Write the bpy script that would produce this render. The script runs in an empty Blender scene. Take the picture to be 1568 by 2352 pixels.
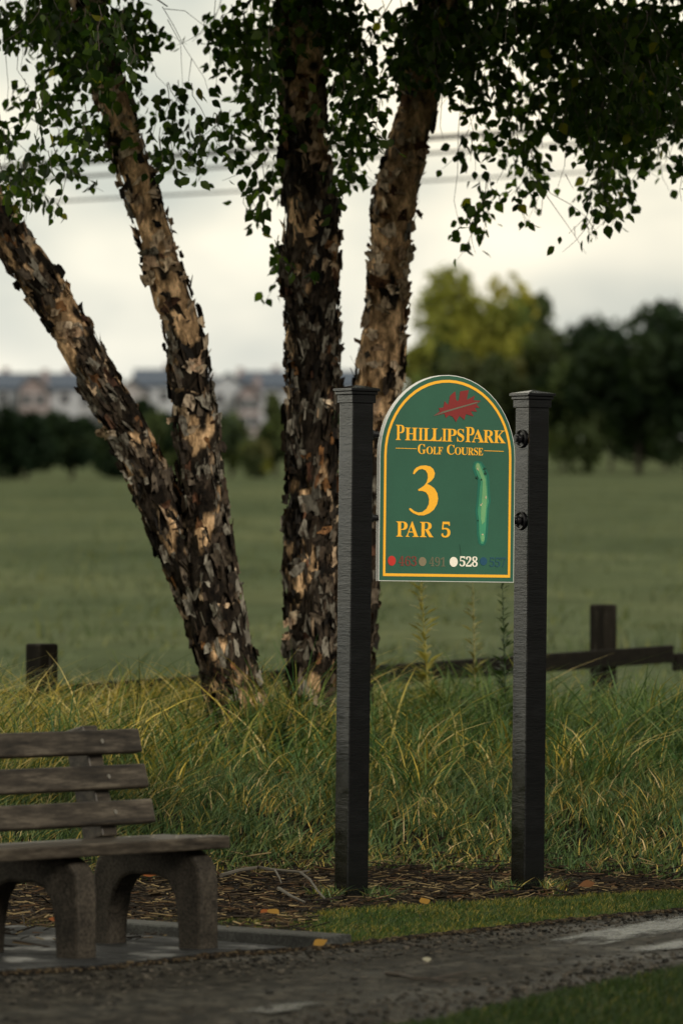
import bpy, bmesh, math, random
import numpy as np
from mathutils import Vector, Matrix, noise
R = math.radians
random.seed(7); rng = np.random.default_rng(7)
S = bpy.context.scene
COL = S.collection

# ------------------------------------------------------------------ camera
F, CX, CY, YH, CAMH = 13067.0, 784.0, 1176.0, 1270.0, 1.245     # photo read at 1568 x 2352
PITCH = math.atan((YH-CY)/F)
cam = bpy.data.cameras.new('camera'); cam.sensor_fit = 'VERTICAL'; cam.sensor_height = 36; cam.sensor_width = 24
cam.lens = 200; cam.clip_end = 5000; cam.clip_start = .1
cam.dof.use_dof = True; cam.dof.focus_distance = 21.0; cam.dof.aperture_fstop = 4.5
co = bpy.data.objects.new('camera', cam); COL.objects.link(co)
co.location = (0, 0, CAMH); co.rotation_euler = (R(90)+PITCH, 0, 0); S.camera = co

# ------------------------------------------------------------------ sky, sun, exposure
SUN_EL, SUN_AZ = 27, 144           # azimuth clockwise from +Y: behind the camera, to the right
W = bpy.data.worlds.new('World'); S.world = W; W.use_nodes = True
nt = W.node_tree; N = nt.nodes; L = nt.links
bg = N['Background']; bg.inputs['Strength'].default_value = .1
sky = N.new('ShaderNodeTexSky'); sky.sky_type = 'NISHITA'; sky.sun_disc = False
sky.sun_elevation = R(SUN_EL); sky.sun_rotation = R(SUN_AZ)
tc = N.new('ShaderNodeTexCoord')
mp = N.new('ShaderNodeMapping'); mp.inputs['Scale'].default_value = (1, 1, 1.9); L.new(tc.outputs['Generated'], mp.inputs['Vector'])
nz = N.new('ShaderNodeTexNoise'); nz.inputs['Scale'].default_value = 13; nz.inputs['Detail'].default_value = 4; nz.inputs['Roughness'].default_value = .45
L.new(mp.outputs[0], nz.inputs['Vector'])
rp = N.new('ShaderNodeValToRGB'); L.new(nz.outputs['Fac'], rp.inputs['Fac'])
rp.color_ramp.elements[0].position = .38; rp.color_ramp.elements[0].color = (.45, .48, .485, 1)
rp.color_ramp.elements[1].position = .62; rp.color_ramp.elements[1].color = (.93, .88, .785, 1)
sx = N.new('ShaderNodeSeparateXYZ'); L.new(tc.outputs['Generated'], sx.inputs[0])
def mth(op, a, b=None, clamp=False):
    m = N.new('ShaderNodeMath'); m.operation = op; m.use_clamp = clamp
    for i, v in enumerate((a, b)):
        if v is None: continue
        if isinstance(v, (int, float)): m.inputs[i].default_value = v
        else: L.new(v, m.inputs[i])
    return m.outputs[0]
# sky brightness is shaped for its light, stronger overhead and where the hidden sun stands behind the camera
el = mth('MULTIPLY', sx.outputs['Z'], 14, True)                    # first degrees above the horizon
lowb = mth('ADD', mth('MULTIPLY', el, 2.4), 8.4)
hi = mth('MULTIPLY', mth('MULTIPLY', mth('SUBTRACT', sx.outputs['Z'], .22), 3.0, True), .62)
back = mth('MULTIPLY', mth('MULTIPLY', sx.outputs['Y'], -1.0), 1.0, True)
side = mth('MAXIMUM', mth('SUBTRACT', 1.0, mth('MULTIPLY', sx.outputs['X'], 1.15)), .12)   # sky brightened left, darkened right to keep the post fronts black
dim = mth('SUBTRACT', 1.0, mth('MULTIPLY', mth('MULTIPLY', back, 1.6, True), .72))      # low sky behind the camera darkened to cut fill light
amp = mth('ADD', mth('MULTIPLY', lowb, mth('MAXIMUM', mth('MULTIPLY', side, dim), mth('MULTIPLY', hi, .75))), mth('MULTIPLY', mth('MULTIPLY', back, hi), 7.5))
warm = N.new('ShaderNodeMix'); warm.data_type = 'RGBA'; warm.inputs[6].default_value = (.97, 1.0, 1.0, 1); warm.inputs[7].default_value = (1.05, 1.0, .86, 1)
L.new(el, warm.inputs[0])
cm = N.new('ShaderNodeMix'); cm.data_type = 'RGBA'; cm.blend_type = 'MULTIPLY'; cm.inputs[0].default_value = 1
L.new(rp.outputs[0], cm.inputs[6]); L.new(warm.outputs[2], cm.inputs[7])
cs = N.new('ShaderNodeVectorMath'); cs.operation = 'SCALE'; L.new(cm.outputs[2], cs.inputs[0]); L.new(amp, cs.inputs['Scale'])
mx = N.new('ShaderNodeMix'); mx.data_type = 'RGBA'; mx.inputs[0].default_value = .92
L.new(sky.outputs[0], mx.inputs[6]); L.new(cs.outputs[0], mx.inputs[7]); L.new(mx.outputs[2], bg.inputs['Color'])
sl = bpy.data.lights.new('sun', 'SUN'); sl.energy = 2.2; sl.angle = R(14); sl.color = (1, .92, .79)
so = bpy.data.objects.new('sun', sl); COL.objects.link(so)
so.rotation_euler = (R(90-SUN_EL), 0, R(-SUN_AZ) + math.pi)
S.view_settings.view_transform = 'Standard'; S.view_settings.look = 'None'; S.view_settings.exposure = .36; S.view_settings.gamma = 1
S.view_settings.use_curve_mapping = False
S.cycles.max_bounces = 6; S.cycles.transparent_max_bounces = 8

# ------------------------------------------------------------------ pixel helpers (only to read positions off the photo)
ca, sa = math.cos(PITCH), math.sin(PITCH)
def ray(px, py):
    r, u = px-CX, CY-py
    return Vector((r, F*ca - u*sa, F*sa + u*ca))
def P(px, py, d):
    v = ray(px, py); k = d/v.y
    return Vector((v.x*k, d, CAMH+v.z*k))
def G(px, py, z=0.0):
    v = ray(px, py); k = (z-CAMH)/v.z
    return Vector((v.x*k, v.y*k, z))
def lerp(a, b, t): return a+(b-a)*t
def sstep(a, b, x):
    t = np.clip((x-a)/(b-a), 0, 1); return t*t*(3-2*t)
def curve(pts, ends):
    g = sorted([(G(*p).x, G(*p).y) for p in pts]+ends)
    xs = [a for a, b in g]; ys = [b for a, b in g]
    return lambda x: np.interp(x, xs, ys)
path_far = curve([(0, 2242), (240, 2230), (500, 2200), (700, 2186), (1000, 2153), (1300, 2120), (1568, 2095)], [(-5, 11.4), (-2.5, 14.7), (5, 24.6)])
path_near = curve([(1000, 2352), (1250, 2296), (1568, 2230)], [(-5, 6.5), (-1.2, 12.2), (5, 21.9)])
lawn_back = curve([(330, 2120), (600, 2118), (760, 2094), (1000, 2080), (1300, 2064), (1568, 2050)], [(-5, 17.0), (5, 25.0)])
mulch_back = curve([(0, 2045), (500, 2018), (750, 2008), (1250, 2014), (1568, 2032)], [(-5, 20.0), (5, 24.6)])
def height(x, y):
    m = y - mulch_back(x)
    h = .27*sstep(-.1, 1.5, m) + .09*sstep(1.3, 3.4, m) - .10*sstep(4.6, 8, m)
    h = h + .0196*np.maximum(0, y-31)
    n = .018*np.sin(x*5.1+y*2.3)*np.sin(y*4.7-x*1.7)*sstep(0, 1, m)*(1-sstep(8, 10, m))
    return h+n
def hz(x, y): return float(height(np.float64(x), np.float64(y)))

# ------------------------------------------------------------------ object helpers
def link(o, parent=None):
    COL.objects.link(o)
    if parent: o.parent = parent
    return o
def tag(o, label=None, cat=None, group=None, kind=None):
    if label: o['label'] = label
    if cat: o['category'] = cat
    if group: o['group'] = group
    if kind: o['kind'] = kind
    return o
def thing(name, label, cat, loc=(0, 0, 0), rot=(0, 0, 0), group=None):
    o = bpy.data.objects.new(name, None); link(o); o.empty_display_size = .1
    o.location = loc; o.rotation_euler = rot
    return tag(o, label, cat, group)
class MB:
    def __init__(s): s.v = []; s.f = []; s.c = []; s.tint = (1, 1, 1)
    def add(s, verts, faces, tint=None):
        b = len(s.v); s.v += [tuple(v) for v in verts]; s.f += [tuple(i+b for i in f) for f in faces]
        s.c += [tint or s.tint]*len(verts)
    def box(s, x0, x1, y0, y1, z0, z1, M=None, tint=None):
        vs = [Vector((x, y, z)) for x in (x0, x1) for y in (y0, y1) for z in (z0, z1)]
        if M: vs = [M @ v for v in vs]
        s.add(vs, [(0, 1, 3, 2), (4, 6, 7, 5), (0, 4, 5, 1), (2, 3, 7, 6), (0, 2, 6, 4), (1, 5, 7, 3)], tint)
    def tube(s, pts, rad, n=6, tint=None, cap=True):
        pts = [Vector(p) for p in pts]; rad = rad if isinstance(rad, (list, tuple)) else [rad]*len(pts)
        vs = []; fs = []
        for i, p in enumerate(pts):
            t = (pts[min(i+1, len(pts)-1)]-pts[max(i-1, 0)]).normalized()
            a = t.orthogonal().normalized() if i == 0 else (a - t*a.dot(t)).normalized()
            b = t.cross(a)
            for k in range(n):
                w = 2*math.pi*k/n; vs.append(p+(a*math.cos(w)+b*math.sin(w))*rad[i])
        for i in range(len(pts)-1):
            for k in range(n):
                fs.append((i*n+k, i*n+(k+1) % n, (i+1)*n+(k+1) % n, (i+1)*n+k))
        if cap: fs += [tuple(range(n))[::-1], tuple(range((len(pts)-1)*n, len(pts)*n))]
        s.add(vs, fs, tint)
    def prism(s, poly, axis, a, b, tint=None, M=None):       # poly in 2D, extruded along axis from a to b
        n = len(poly)
        def v(p, t): return {'x': (t, p[0], p[1]), 'y': (p[0], t, p[1]), 'z': (p[0], p[1], t)}[axis]
        vs = [Vector(v(p, a)) for p in poly]+[Vector(v(p, b)) for p in poly]
        if M: vs = [M @ q for q in vs]
        s.add(vs, [tuple(range(n))[::-1], tuple(range(n, 2*n))]+[(i, (i+1) % n, n+(i+1) % n, n+i) for i in range(n)], tint)
    def build(s, name, mat, parent=None, smooth=False, bevel=0, seg=2, fix=True):
        me = bpy.data.meshes.new(name); me.from_pydata(s.v, [], s.f); me.materials.append(mat)
        at = me.color_attributes.new('tint', 'FLOAT_COLOR', 'POINT')
        c = np.ones((len(s.v), 4), np.float32); c[:, :3] = np.array(s.c, np.float32).reshape(-1, 3); at.data.foreach_set('color', c.ravel())
        if fix:
            bm = bmesh.new(); bm.from_mesh(me); bmesh.ops.recalc_face_normals(bm, faces=bm.faces); bm.to_mesh(me); bm.free()
        if smooth: me.polygons.foreach_set('use_smooth', [True]*len(me.polygons))
        me.update()
        o = link(bpy.data.objects.new(name, me), parent)
        if bevel:
            m = o.modifiers.new('bevel', 'BEVEL'); m.width = bevel; m.segments = seg; m.limit_method = 'ANGLE'; m.angle_limit = R(40)
        return o
def np_mesh(name, V, Q, C, mat, parent=None, smooth=False):      # all-quad numpy mesh with a tint per vertex
    me = bpy.data.meshes.new(name); nv, nq = len(V), len(Q)
    me.vertices.add(nv); me.vertices.foreach_set('co', V.astype(np.float32).ravel())
    me.loops.add(nq*4); me.loops.foreach_set('vertex_index', Q.astype(np.int32).ravel())
    me.polygons.add(nq); me.polygons.foreach_set('loop_start', np.arange(0, nq*4, 4, dtype=np.int32))
    try: me.polygons.foreach_set('loop_total', np.full(nq, 4, np.int32))
    except Exception: pass
    me.materials.append(mat)
    at = me.color_attributes.new('tint', 'FLOAT_COLOR', 'POINT')
    c = np.ones((nv, 4), np.float32); c[:, :3] = C; at.data.foreach_set('color', c.ravel())
    if smooth: me.polygons.foreach_set('use_smooth', np.ones(nq, bool))
    me.update(calc_edges=True); me.validate()
    return link(bpy.data.objects.new(name, me), parent)

# ------------------------------------------------------------------ materials
class Mat:
    def __init__(s, name, col=(.5, .5, .5), rough=.6, **kw):
        s.m = bpy.data.materials.new(name); s.m.use_nodes = True; s.n = s.m.node_tree.nodes; s.l = s.m.node_tree.links
        s.p = s.n['Principled BSDF']; s.p.inputs['Base Color'].default_value = (*col, 1); s.p.inputs['Roughness'].default_value = rough
        for k, v in kw.items(): s.p.inputs[k].default_value = v
    def node(s, t, **kw):
        n = s.n.new('ShaderNode'+t)
        for k, v in kw.items():
            if k in n.inputs: n.inputs[k].default_value = v
            else: setattr(n, k, v)
        return n
    def vec(s, scale=(1, 1, 1), kind='Object'):
        t = s.node('TexCoord'); m = s.node('Mapping'); m.inputs['Scale'].default_value = scale; s.l.new(t.outputs[kind], m.inputs[0]); return m.outputs[0]
    def noise(s, sc, vec=None, detail=5, rough=.55):
        n = s.node('TexNoise'); n.inputs['Scale'].default_value = sc; n.inputs['Detail'].default_value = detail; n.inputs['Roughness'].default_value = rough
        s.l.new(vec if vec else s.vec(), n.inputs['Vector']); return n.outputs['Fac']
    def ramp(s, fac, stops):
        r = s.node('ValToRGB'); e = r.color_ramp.elements
        while len(e) < len(stops): e.new(.5)
        for i, (p, c) in enumerate(stops):
            e[i].position = p; e[i].color = (*c, 1) if not isinstance(c, (int, float)) else (c, c, c, 1)
        s.l.new(fac, r.inputs[0]); return r.outputs[0]
    def mix(s, a, b, fac, mode='MIX'):
        m = s.node('Mix', data_type='RGBA', blend_type=mode)
        for i, v in ((0, fac), (6, a), (7, b)):
            if hasattr(v, 'is_output'): s.l.new(v, m.inputs[i])
            else: m.inputs[i].default_value = v if isinstance(v, (int, float)) and i == 0 else (*v, 1)
        return m.outputs[2]
    def tint(s): return s.node('Attribute', attribute_name='tint').outputs['Color']
    def bump(s, h, st=.5, dist=.01):
        b = s.node('Bump'); b.inputs['Strength'].default_value = st; b.inputs['Distance'].default_value = dist
        s.l.new(h, b.inputs['Height']); s.l.new(b.outputs[0], s.p.inputs['Normal']); return s
    def color(s, c): s.l.new(c, s.p.inputs['Base Color']); return s
    def roughness(s, c): s.l.new(c, s.p.inputs['Roughness']); return s
def leafy(name, rough=.5, trans=.35, tcol=(1.6, 1.7, .8), spec=.3):
    a = Mat(name, rough=rough); a.p.inputs['Specular IOR Level'].default_value = spec
    t = a.tint(); a.color(t)
    tr = a.node('BsdfTranslucent'); a.l.new(a.mix(t, tcol, 1.0, 'MULTIPLY'), tr.inputs['Color'])
    ms = a.node('MixShader'); ms.inputs[0].default_value = trans
    a.l.new(a.p.outputs[0], ms.inputs[1]); a.l.new(tr.outputs[0], ms.inputs[2]); a.l.new(ms.outputs[0], a.n['Material Output'].inputs[0])
    return a.m
M_leaf = leafy('birch leaf', .5, .42, (6.5, 7.4, 1.9), .1)
M_grass = leafy('grass blade', .45, .25, (1.4, 1.4, .7), .14)
M_far = leafy('far foliage', .6, .3, spec=.05)
M_twig = Mat('twig bark', (.035, .026, .018), .8).m

a = Mat('bark', rough=.85)
v1 = a.vec((1, 1, .45)); n1 = a.noise(22, v1, 6, .7); n2 = a.noise(9, a.vec((1, 1, 1.1)), 4, .5)
base = a.ramp(n1, [(.36, (.010, .008, .006)), (.5, (.045, .035, .025)), (.66, (.13, .105, .08))])
a.color(a.mix(base, a.tint(), 1.0, 'MULTIPLY')); a.bump(n1, 1, .03); a.p.inputs['Specular IOR Level'].default_value = .12; M_bark = a.m
a = Mat('bark flake', rough=.7)
n = a.noise(45, a.vec((1, 1, .5)), 5, .6)
a.color(a.mix(a.tint(), a.ramp(n, [(.36, (.16, .13, .11)), (.5, (.8, .76, .72)), (.66, (1.3, 1.25, 1.2))]), 1.0, 'MULTIPLY')); a.bump(n, .4, .004); a.p.inputs['Specular IOR Level'].default_value = .15; M_flake = a.m

a = Mat('soil with bark mulch', rough=.9)
n = a.noise(30, None, 8, .7); a.color(a.ramp(n, [(.3, (.004, .003, .002)), (.55, (.012, .009, .005)), (.75, (.04, .028, .016))])); a.p.inputs['Specular IOR Level'].default_value = .1; a.bump(n, 1, .02); M_soil = a.m
a = Mat('field', rough=.9)
n = a.noise(.3, a.vec((.6, .35, 1)), 6, .6); n2 = a.noise(2.2, a.vec((1, .4, 1)), 4)
a.color(a.mix(a.ramp(n, [(.32, (.054, .070, .038)), (.5, (.078, .096, .052)), (.68, (.108, .122, .064))]), a.ramp(n2, [(.3, .75), (.7, 1.2)]), 1, 'MULTIPLY')); a.p.inputs['Specular IOR Level'].default_value = 0; M_field = a.m
a = Mat('wet asphalt', rough=.5)
n = a.noise(16, None, 8, .85); pm = a.node('Mapping'); pm.vector_type = 'TEXTURE'; pm.inputs['Rotation'].default_value = (0, 0, R(54)); pm.inputs['Scale'].default_value = (3, 1.2, 1); a.l.new(a.node('TexCoord').outputs['Object'], pm.inputs[0]); ng = a.noise(2.2, pm.outputs[0], 4, .55); vo = a.node('TexVoronoi'); vo.inputs['Scale'].default_value = 120; a.l.new(a.vec(), vo.inputs['Vector'])
a.color(a.mix(a.ramp(n, [(.40, (.002, .0018, .0015)), (.5, (.015, .0135, .0105)), (.6, (.07, .063, .049))]), a.ramp(ng, [(.35, .78), (.65, 1.15)]), 1, 'MULTIPLY'))
a.roughness(a.ramp(ng, [(.42, .62), (.62, .38)])); a.bump(n, .9, .008); a.p.inputs['Specular IOR Level'].default_value = .05; M_asphalt = a.m
a = Mat('puddle water', (.02, .02, .019), .2); a.p.inputs['Specular IOR Level'].default_value = .6
n = a.noise(70, a.vec((1, .8, 1)), 4, .7); a.bump(n, .4, .006); a.roughness(a.ramp(n, [(.35, .12), (.65, .35)]))
pm = a.node('Mapping'); pm.vector_type = 'TEXTURE'; pm.inputs['Rotation'].default_value = (0, 0, R(54)); pm.inputs['Scale'].default_value = (5, .8, 1); a.l.new(a.node('TexCoord').outputs['Object'], pm.inputs[0])
wet = a.node('Math', operation='ADD'); a.l.new(a.ramp(a.noise(34, pm.outputs[0], 7, .8), [(.34, 0.0), (.66, 1.0)]), wet.inputs[0]); a.l.new(a.tint(), wet.inputs[1])
al = a.node('MapRange'); al.inputs[1].default_value = .82; al.inputs[2].default_value = 1.12; a.l.new(wet.outputs[0], al.inputs[0]); a.l.new(al.outputs[0], a.p.inputs['Alpha']); M_puddle = a.m
def concrete(name, c0, c1, rough):
    a = Mat(name, rough=rough); n = a.noise(9, None, 8, .7); n3 = a.noise(110, None, 4, .75)
    a.color(a.mix(a.ramp(n, [(.3, c0), (.7, c1)]), a.ramp(n3, [(.38, .35), (.6, 1.3)]), 1, 'MULTIPLY')); a.bump(n3, .5, .003); a.p.inputs['Specular IOR Level'].default_value = .18; return a.m
M_conc = concrete('weathered aggregate concrete', (.014, .012, .009), (.055, .046, .035), .75)
M_pad = concrete('wet paving concrete', (.002, .0025, .003), (.018, .02, .021), .5)
a = Mat.__new__(Mat); a.m = M_pad; a.n = M_pad.node_tree.nodes; a.l = M_pad.node_tree.links; a.p = a.n['Principled BSDF']; a.p.inputs['Specular IOR Level'].default_value = .3; a.roughness(a.ramp(a.noise(4.5, None, 5, .65), [(.44, .9), (.62, .32)]))
M_edge = concrete('edging concrete', (.018, .019, .018), (.05, .052, .048), .5)
a = Mat('weathered bench plank', rough=.42)
n = a.noise(9, a.vec((.5, 4, 4)), 8, .75); n2 = a.noise(6, None, 6, .7)
a.color(a.mix(a.ramp(n, [(.34, (.008, .0065, .005)), (.5, (.038, .031, .023)), (.64, (.095, .08, .06))]), a.ramp(n2, [(.3, .6), (.6, 1.1)]), 1, 'MULTIPLY')); a.bump(n, .2, .003); a.p.inputs['Specular IOR Level'].default_value = .35; M_plank = a.m
M_bolt = Mat('dull steel', (.3, .28, .24), .4, Metallic=.8).m
a = Mat('black glossy paint', (.003, .0035, .004), .3); a.p.inputs['Specular IOR Level'].default_value = .6
n = a.noise(10, a.vec((.7, .7, 5.5)), 7, .75); n2 = a.noise(120, None, 3, .6); n = a.mix((.5, .5, .5), n, a.ramp(a.noise(3.2, None, 3), [(.38, .1), (.62, 1.0)]))
a.bump(a.mix(n, n2, .25), .2, .008); a.roughness(a.ramp(a.noise(9, a.vec((1, 1, 2))), [(.35, .10), (.7, .24)]))
chip = a.ramp(a.noise(55, a.vec((1, 1, .7)), 6, .75), [(.71, 0.0), (.75, 1.0)])
a.color(a.mix((.003, .0035, .004), (.1, .105, .1), chip)); M_black = a.m
M_iron = Mat('black iron', (.006, .006, .007), .3).m
def paint(name, c, rough=.42, var=.1):
    a = Mat(name, c, rough); n = a.noise(3.5, None, 6, .6); n3 = a.noise(260, None, 2)
    a.color(a.mix(a.ramp(n, [(.3, tuple(x*(1-var) for x in c)), (.7, tuple(min(1, x*(1+var)) for x in c))]), a.ramp(n3, [(.35, .93), (.65, 1.05)]), 1, 'MULTIPLY')); a.bump(n3, .06, .001); return a.m
M_green = paint('green sign paint', (.024, .098, .060)); M_yellow = paint('golden yellow paint', (.92, .46, .03), .4, .05)
M_white = paint('white board core', (.72, .72, .69)); M_red = paint('dark red paint', (.2, .02, .018)); M_midrib = paint('grey green vein', (.13, .13, .09))
M_dotred = paint('red dot paint', (.5, .03, .02)); M_txtred = paint('faded red paint', (.17, .045, .03)); M_tan = paint('faded tan paint', (.22, .18, .11)); M_txttan = paint('faded khaki paint', (.12, .125, .075))
M_cream = paint('cream white paint', (.85, .8, .68)); M_blue = paint('dark blue paint', (.012, .065, .12)); M_txtblue = paint('faded blue paint', (.015, .07, .095))
M_rough = paint('map rough green', (.05, .26, .14), .4, .25); M_fair = paint('map fairway green', (.15, .36, .16), .4, .2); M_putt = paint('map putting green', (.2, .36, .16)); M_mtree = paint('map tree green', (.008, .05, .03)); M_sand = paint('map sand', (.45, .42, .25))
M_outline = paint('map water edge', (.012, .13, .085))
a = Mat('weathered fence timber', rough=.8)
n = a.noise(6, a.vec((4, 4, .6)), 6, .65); a.color(a.ramp(n, [(.3, (.004, .0035, .0025)), (.58, (.012, .010, .007)), (.74, (.09, .08, .065))])); a.bump(n, .5, .01); a.p.inputs['Specular IOR Level'].default_value = .12; M_fence = a.m
a = Mat('weathered fence rail', rough=.8)
n = a.noise(6, a.vec((.6, 4, 4)), 6, .65); a.color(a.ramp(n, [(.3, (.003, .0025, .002)), (.65, (.009, .0075, .005)), (.85, (.035, .03, .022))])); a.bump(n, .5, .01); a.p.inputs['Specular IOR Level'].default_value = .12; M_rail = a.m
M_cable = Mat('cable', (.02, .018, .015), .6).m
a = Mat('tinted', rough=.8); a.color(a.tint()); M_tint = a.m
a = Mat('tinted litter', rough=.75); a.color(a.tint()); a.p.inputs['Specular IOR Level'].default_value = .12; M_litter = a.m
M_pane = Mat('dark window glass', (.03, .035, .04), .1).m

# ------------------------------------------------------------------ ground, field, path
def sheet(name, xs, ys, mat, dz=0.0, inside=None):
    X, Y = np.meshgrid(xs, ys); Z = height(X, Y)+dz
    V = np.stack([X.ravel(), Y.ravel(), Z.ravel()], 1); nx, ny = len(xs), len(ys)
    i = np.arange(ny-1)[:, None]*nx+np.arange(nx-1)[None, :]; Q = np.stack([i, i+1, i+nx+1, i+nx], -1).reshape(-1, 4)
    if inside is not None:
        c = V[Q].mean(1); Q = Q[inside(c[:, 0], c[:, 1])]
    o = np_mesh(name, V, Q, np.ones((len(V), 3)), mat, smooth=True); return tag(o, kind='structure')
gx = np.concatenate([[-900, -400, -150, -60, -25, -12], np.arange(-6, 6.01, .15), [12, 25, 60, 150, 400, 900]])
gy = np.concatenate([[-60, -20, 0, 6], np.arange(9, 36, .15), [38, 42, 48, 55, 65, 80, 100, 150, 250, 400, 700, 1200, 2500]])
sheet('ground', gx, gy, M_soil)
sheet('field', np.concatenate([[-900, -400, -150, -60, -25], np.arange(-14, 14.1, 1), [25, 60, 150, 400, 900]]), np.concatenate([np.arange(28.6, 40, .4), [42, 46, 52, 60, 70, 85, 110, 150, 220, 320, 450, 700, 1200, 2400]]), M_field, .015)
def strip(name, lo, hi, mat, z, x0=-5, x1=5, n=120, k=14, jag=0.0):
    xs = np.linspace(x0, x1, n); V = []
    for x in xs:
        a_, b_ = float(lo(x)), float(hi(x))
        a_ += jag*noise.noise(Vector((x*6, 1.7, 0)))+jag*.5*noise.noise(Vector((x*19, 7.7, 0))); b_ += jag*noise.noise(Vector((x*6, 9.1, 0)))+jag*.6*noise.noise(Vector((x*23, 3.1, 0)))
        for j in range(k+1):
            y = lerp(a_, b_, j/k); V.append((x, y, hz(x, y)+z+.01*math.sin(math.pi*j/k)*(name == 'path')))
    V = np.array(V); i = np.arange(n-1)[:, None]*(k+1)+np.arange(k)[None, :]; Q = np.stack([i, i+k+1, i+k+2, i+1], -1).reshape(-1, 4)
    o = np_mesh(name, V, Q, np.ones((len(V), 3)), mat, smooth=True); return tag(o, kind='structure')
strip('path', path_near, path_far, M_asphalt, .006, jag=.05)
# bench pad and its raised edging
pad = MB(); far = [(float(x), float(path_far(x))+.035) for x in np.linspace(-3.4, -.16, 14)]
poly = far+[(-.72, 18.42), (-1.6, 19.4), (-4.4, 16.3)]
pad.prism(poly, 'z', -.05, .016); tag(pad.build('paving_pad', M_pad), kind='structure')
def edging(p, q, w, h):
    p, q = Vector(p), Vector(q); d = (q-p).normalized(); n = Vector((-d.y, d.x)); m = MB()
    m.prism([p, q, q+n*w, p+n*w], 'z', -.05, h); return m
o = edging((-.06, 17.84), (-.80, 18.60), -.13, .044).build('kerb_edging', M_edge, bevel=.006); tag(o, 'low pale concrete kerb along the right side of the bench pad', 'kerb')
# puddles: thin water sheets lying in dips of the path
def puddle(pts):
    m = MB(); g = [G(*p) for p in pts]; c = sum(g, Vector())/len(g); out = []
    n = len(g)
    for i in range(n):
        for k in range(5):
            q = g[i].lerp(g[(i+1) % n], k/5); w = noise.noise(q*7)*.28+noise.noise(q*25)*.14; out.append(q+(q-c)*w)
    no = len(out); rings = [(1.25, 0.0), (.85, .35), (.5, .62), (.2, .75)]
    for k, t in rings: m.add([Vector((c.x+(q.x-c.x)*k, c.y+(q.y-c.y)*k, .0195)) for q in out], [], (t, t, t))
    m.f += [(k*no+i, k*no+(i+1) % no, (k+1)*no+(i+1) % no, (k+1)*no+i) for k in range(3) for i in range(no)]+[tuple(range(3*no, 4*no))]
    return tag(m.build('puddle', M_puddle), kind='structure')
puddle([(1250, 2178), (1330, 2155), (1450, 2132), (1600, 2108), (1720, 2110), (1640, 2140), (1500, 2165), (1390, 2182)])
puddle([(560, 2335), (640, 2318), (740, 2312), (760, 2320), (690, 2335), (600, 2350)])
puddle([(1430, 2200), (1500, 2180), (1640, 2160), (1640, 2178), (1530, 2200)])

# ------------------------------------------------------------------ grass
PAL_G = np.array([(.045, .095, .03), (.075, .135, .045), (.038, .075, .024), (.12, .165, .045), (.10, .15, .05)])
PAL_Y = np.array([(.5, .38, .08), (.32, .26, .065), (.50, .40, .17), (.24, .24, .055)])
def blades(name, X, Y, H, Wd, lean, droop, C, label, cat='grass', segs=4, wind=(.5, -.2), zoff=0.0):
    n = len(X); Z = height(X, Y)-.005+zoff
    az = rng.uniform(0, 2*np.pi, n); dx = np.cos(az)*lean+wind[0]*lean*.8; dy = np.sin(az)*lean+wind[1]*lean*.8
    fa = rng.uniform(0, np.pi, n); wx, wy = np.cos(fa)*Wd/2, np.sin(fa)*Wd/2
    T = np.linspace(0, 1, segs+1); V = np.zeros((n, (segs+1)*2, 3)); 
    for k, t in enumerate(T):
        b = t+droop*t**3
        px = X+dx*H*(t*.45+b*t*.55); py = Y+dy*H*(t*.45+b*t*.55); pz = Z+H*(t-droop*.42*t**3)
        w = (1-t**2.2)*.92+.08
        V[:, 2*k] = np.stack([px-wx*w, py-wy*w, pz], 1); V[:, 2*k+1] = np.stack([px+wx*w, py+wy*w, pz], 1)
    base = (np.arange(n)*(segs+1)*2)[:, None]; kk = np.arange(segs)*2
    Q = np.stack([base+kk, base+kk+1, base+kk+3, base+kk+2], -1).reshape(-1, 4)
    o = np_mesh(name, V.reshape(-1, 3), Q, np.repeat(C, (segs+1)*2, 0), M_grass, smooth=True)
    return tag(o, label, cat, kind='stuff')
def pick(n, py):
    C = PAL_G[rng.integers(0, len(PAL_G), n)]; y = rng.random(n) < py
    C = np.where(y[:, None], PAL_Y[rng.integers(0, len(PAL_Y), n)], C); return C*rng.uniform(.75, 1.25, (n, 1))
def field_noise(X, Y, s, k=0): return np.array([noise.noise(Vector((x*s, y*s, k))) for x, y in zip(X, Y)])
def scatter(n, x0, x1, y0, y1): return rng.uniform(x0, x1, n), rng.uniform(y0, y1, n)
# tall grass on the bank
TX = np.concatenate([rng.uniform(-2.1, 2.1, 84000), rng.uniform(-5, 5, 36000)]); TY = rng.uniform(20, 30, len(TX))
TM = TY-mulch_back(TX); keep = (TM > 1.4+.7*field_noise(TX, TY, 2)) & (TM < 6.9); TX, TY, TM = TX[keep], TY[keep], TM[keep]
cl = field_noise(TX, TY, 2.6, 3); cl2 = field_noise(TX, TY, .7, 9)
keep = rng.random(len(TX)) < np.clip(.33+cl*1.5, .03, 1); TX, TY, TM, cl, cl2 = [q[keep] for q in (TX, TY, TM, cl, cl2)]
TH = (.13+.12*sstep(.8, 2.6, TM))*rng.uniform(.5, 1.75, len(TX))*(1+.6*cl)*(1-.2*sstep(4.2, 6, TM))*(1-.12*sstep(.3, 1.4, TX))
yel = np.clip(.10+.55*cl2+.2*sstep(1.6, 3.5, TM)-.22*TX, .04, .7)
blades('tall_grass', TX, TY, TH, rng.uniform(.0045, .009, len(TX))*rng.choice([1, 1, 1, 1.5], len(TX)), rng.uniform(.15, 1.2, len(TX)), rng.uniform(.15, 1.05, len(TX)), pick(len(TX), yel), 'long arching green and straw yellow grass covering the bank under the birches', segs=5, wind=(.35, -.35))
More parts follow.
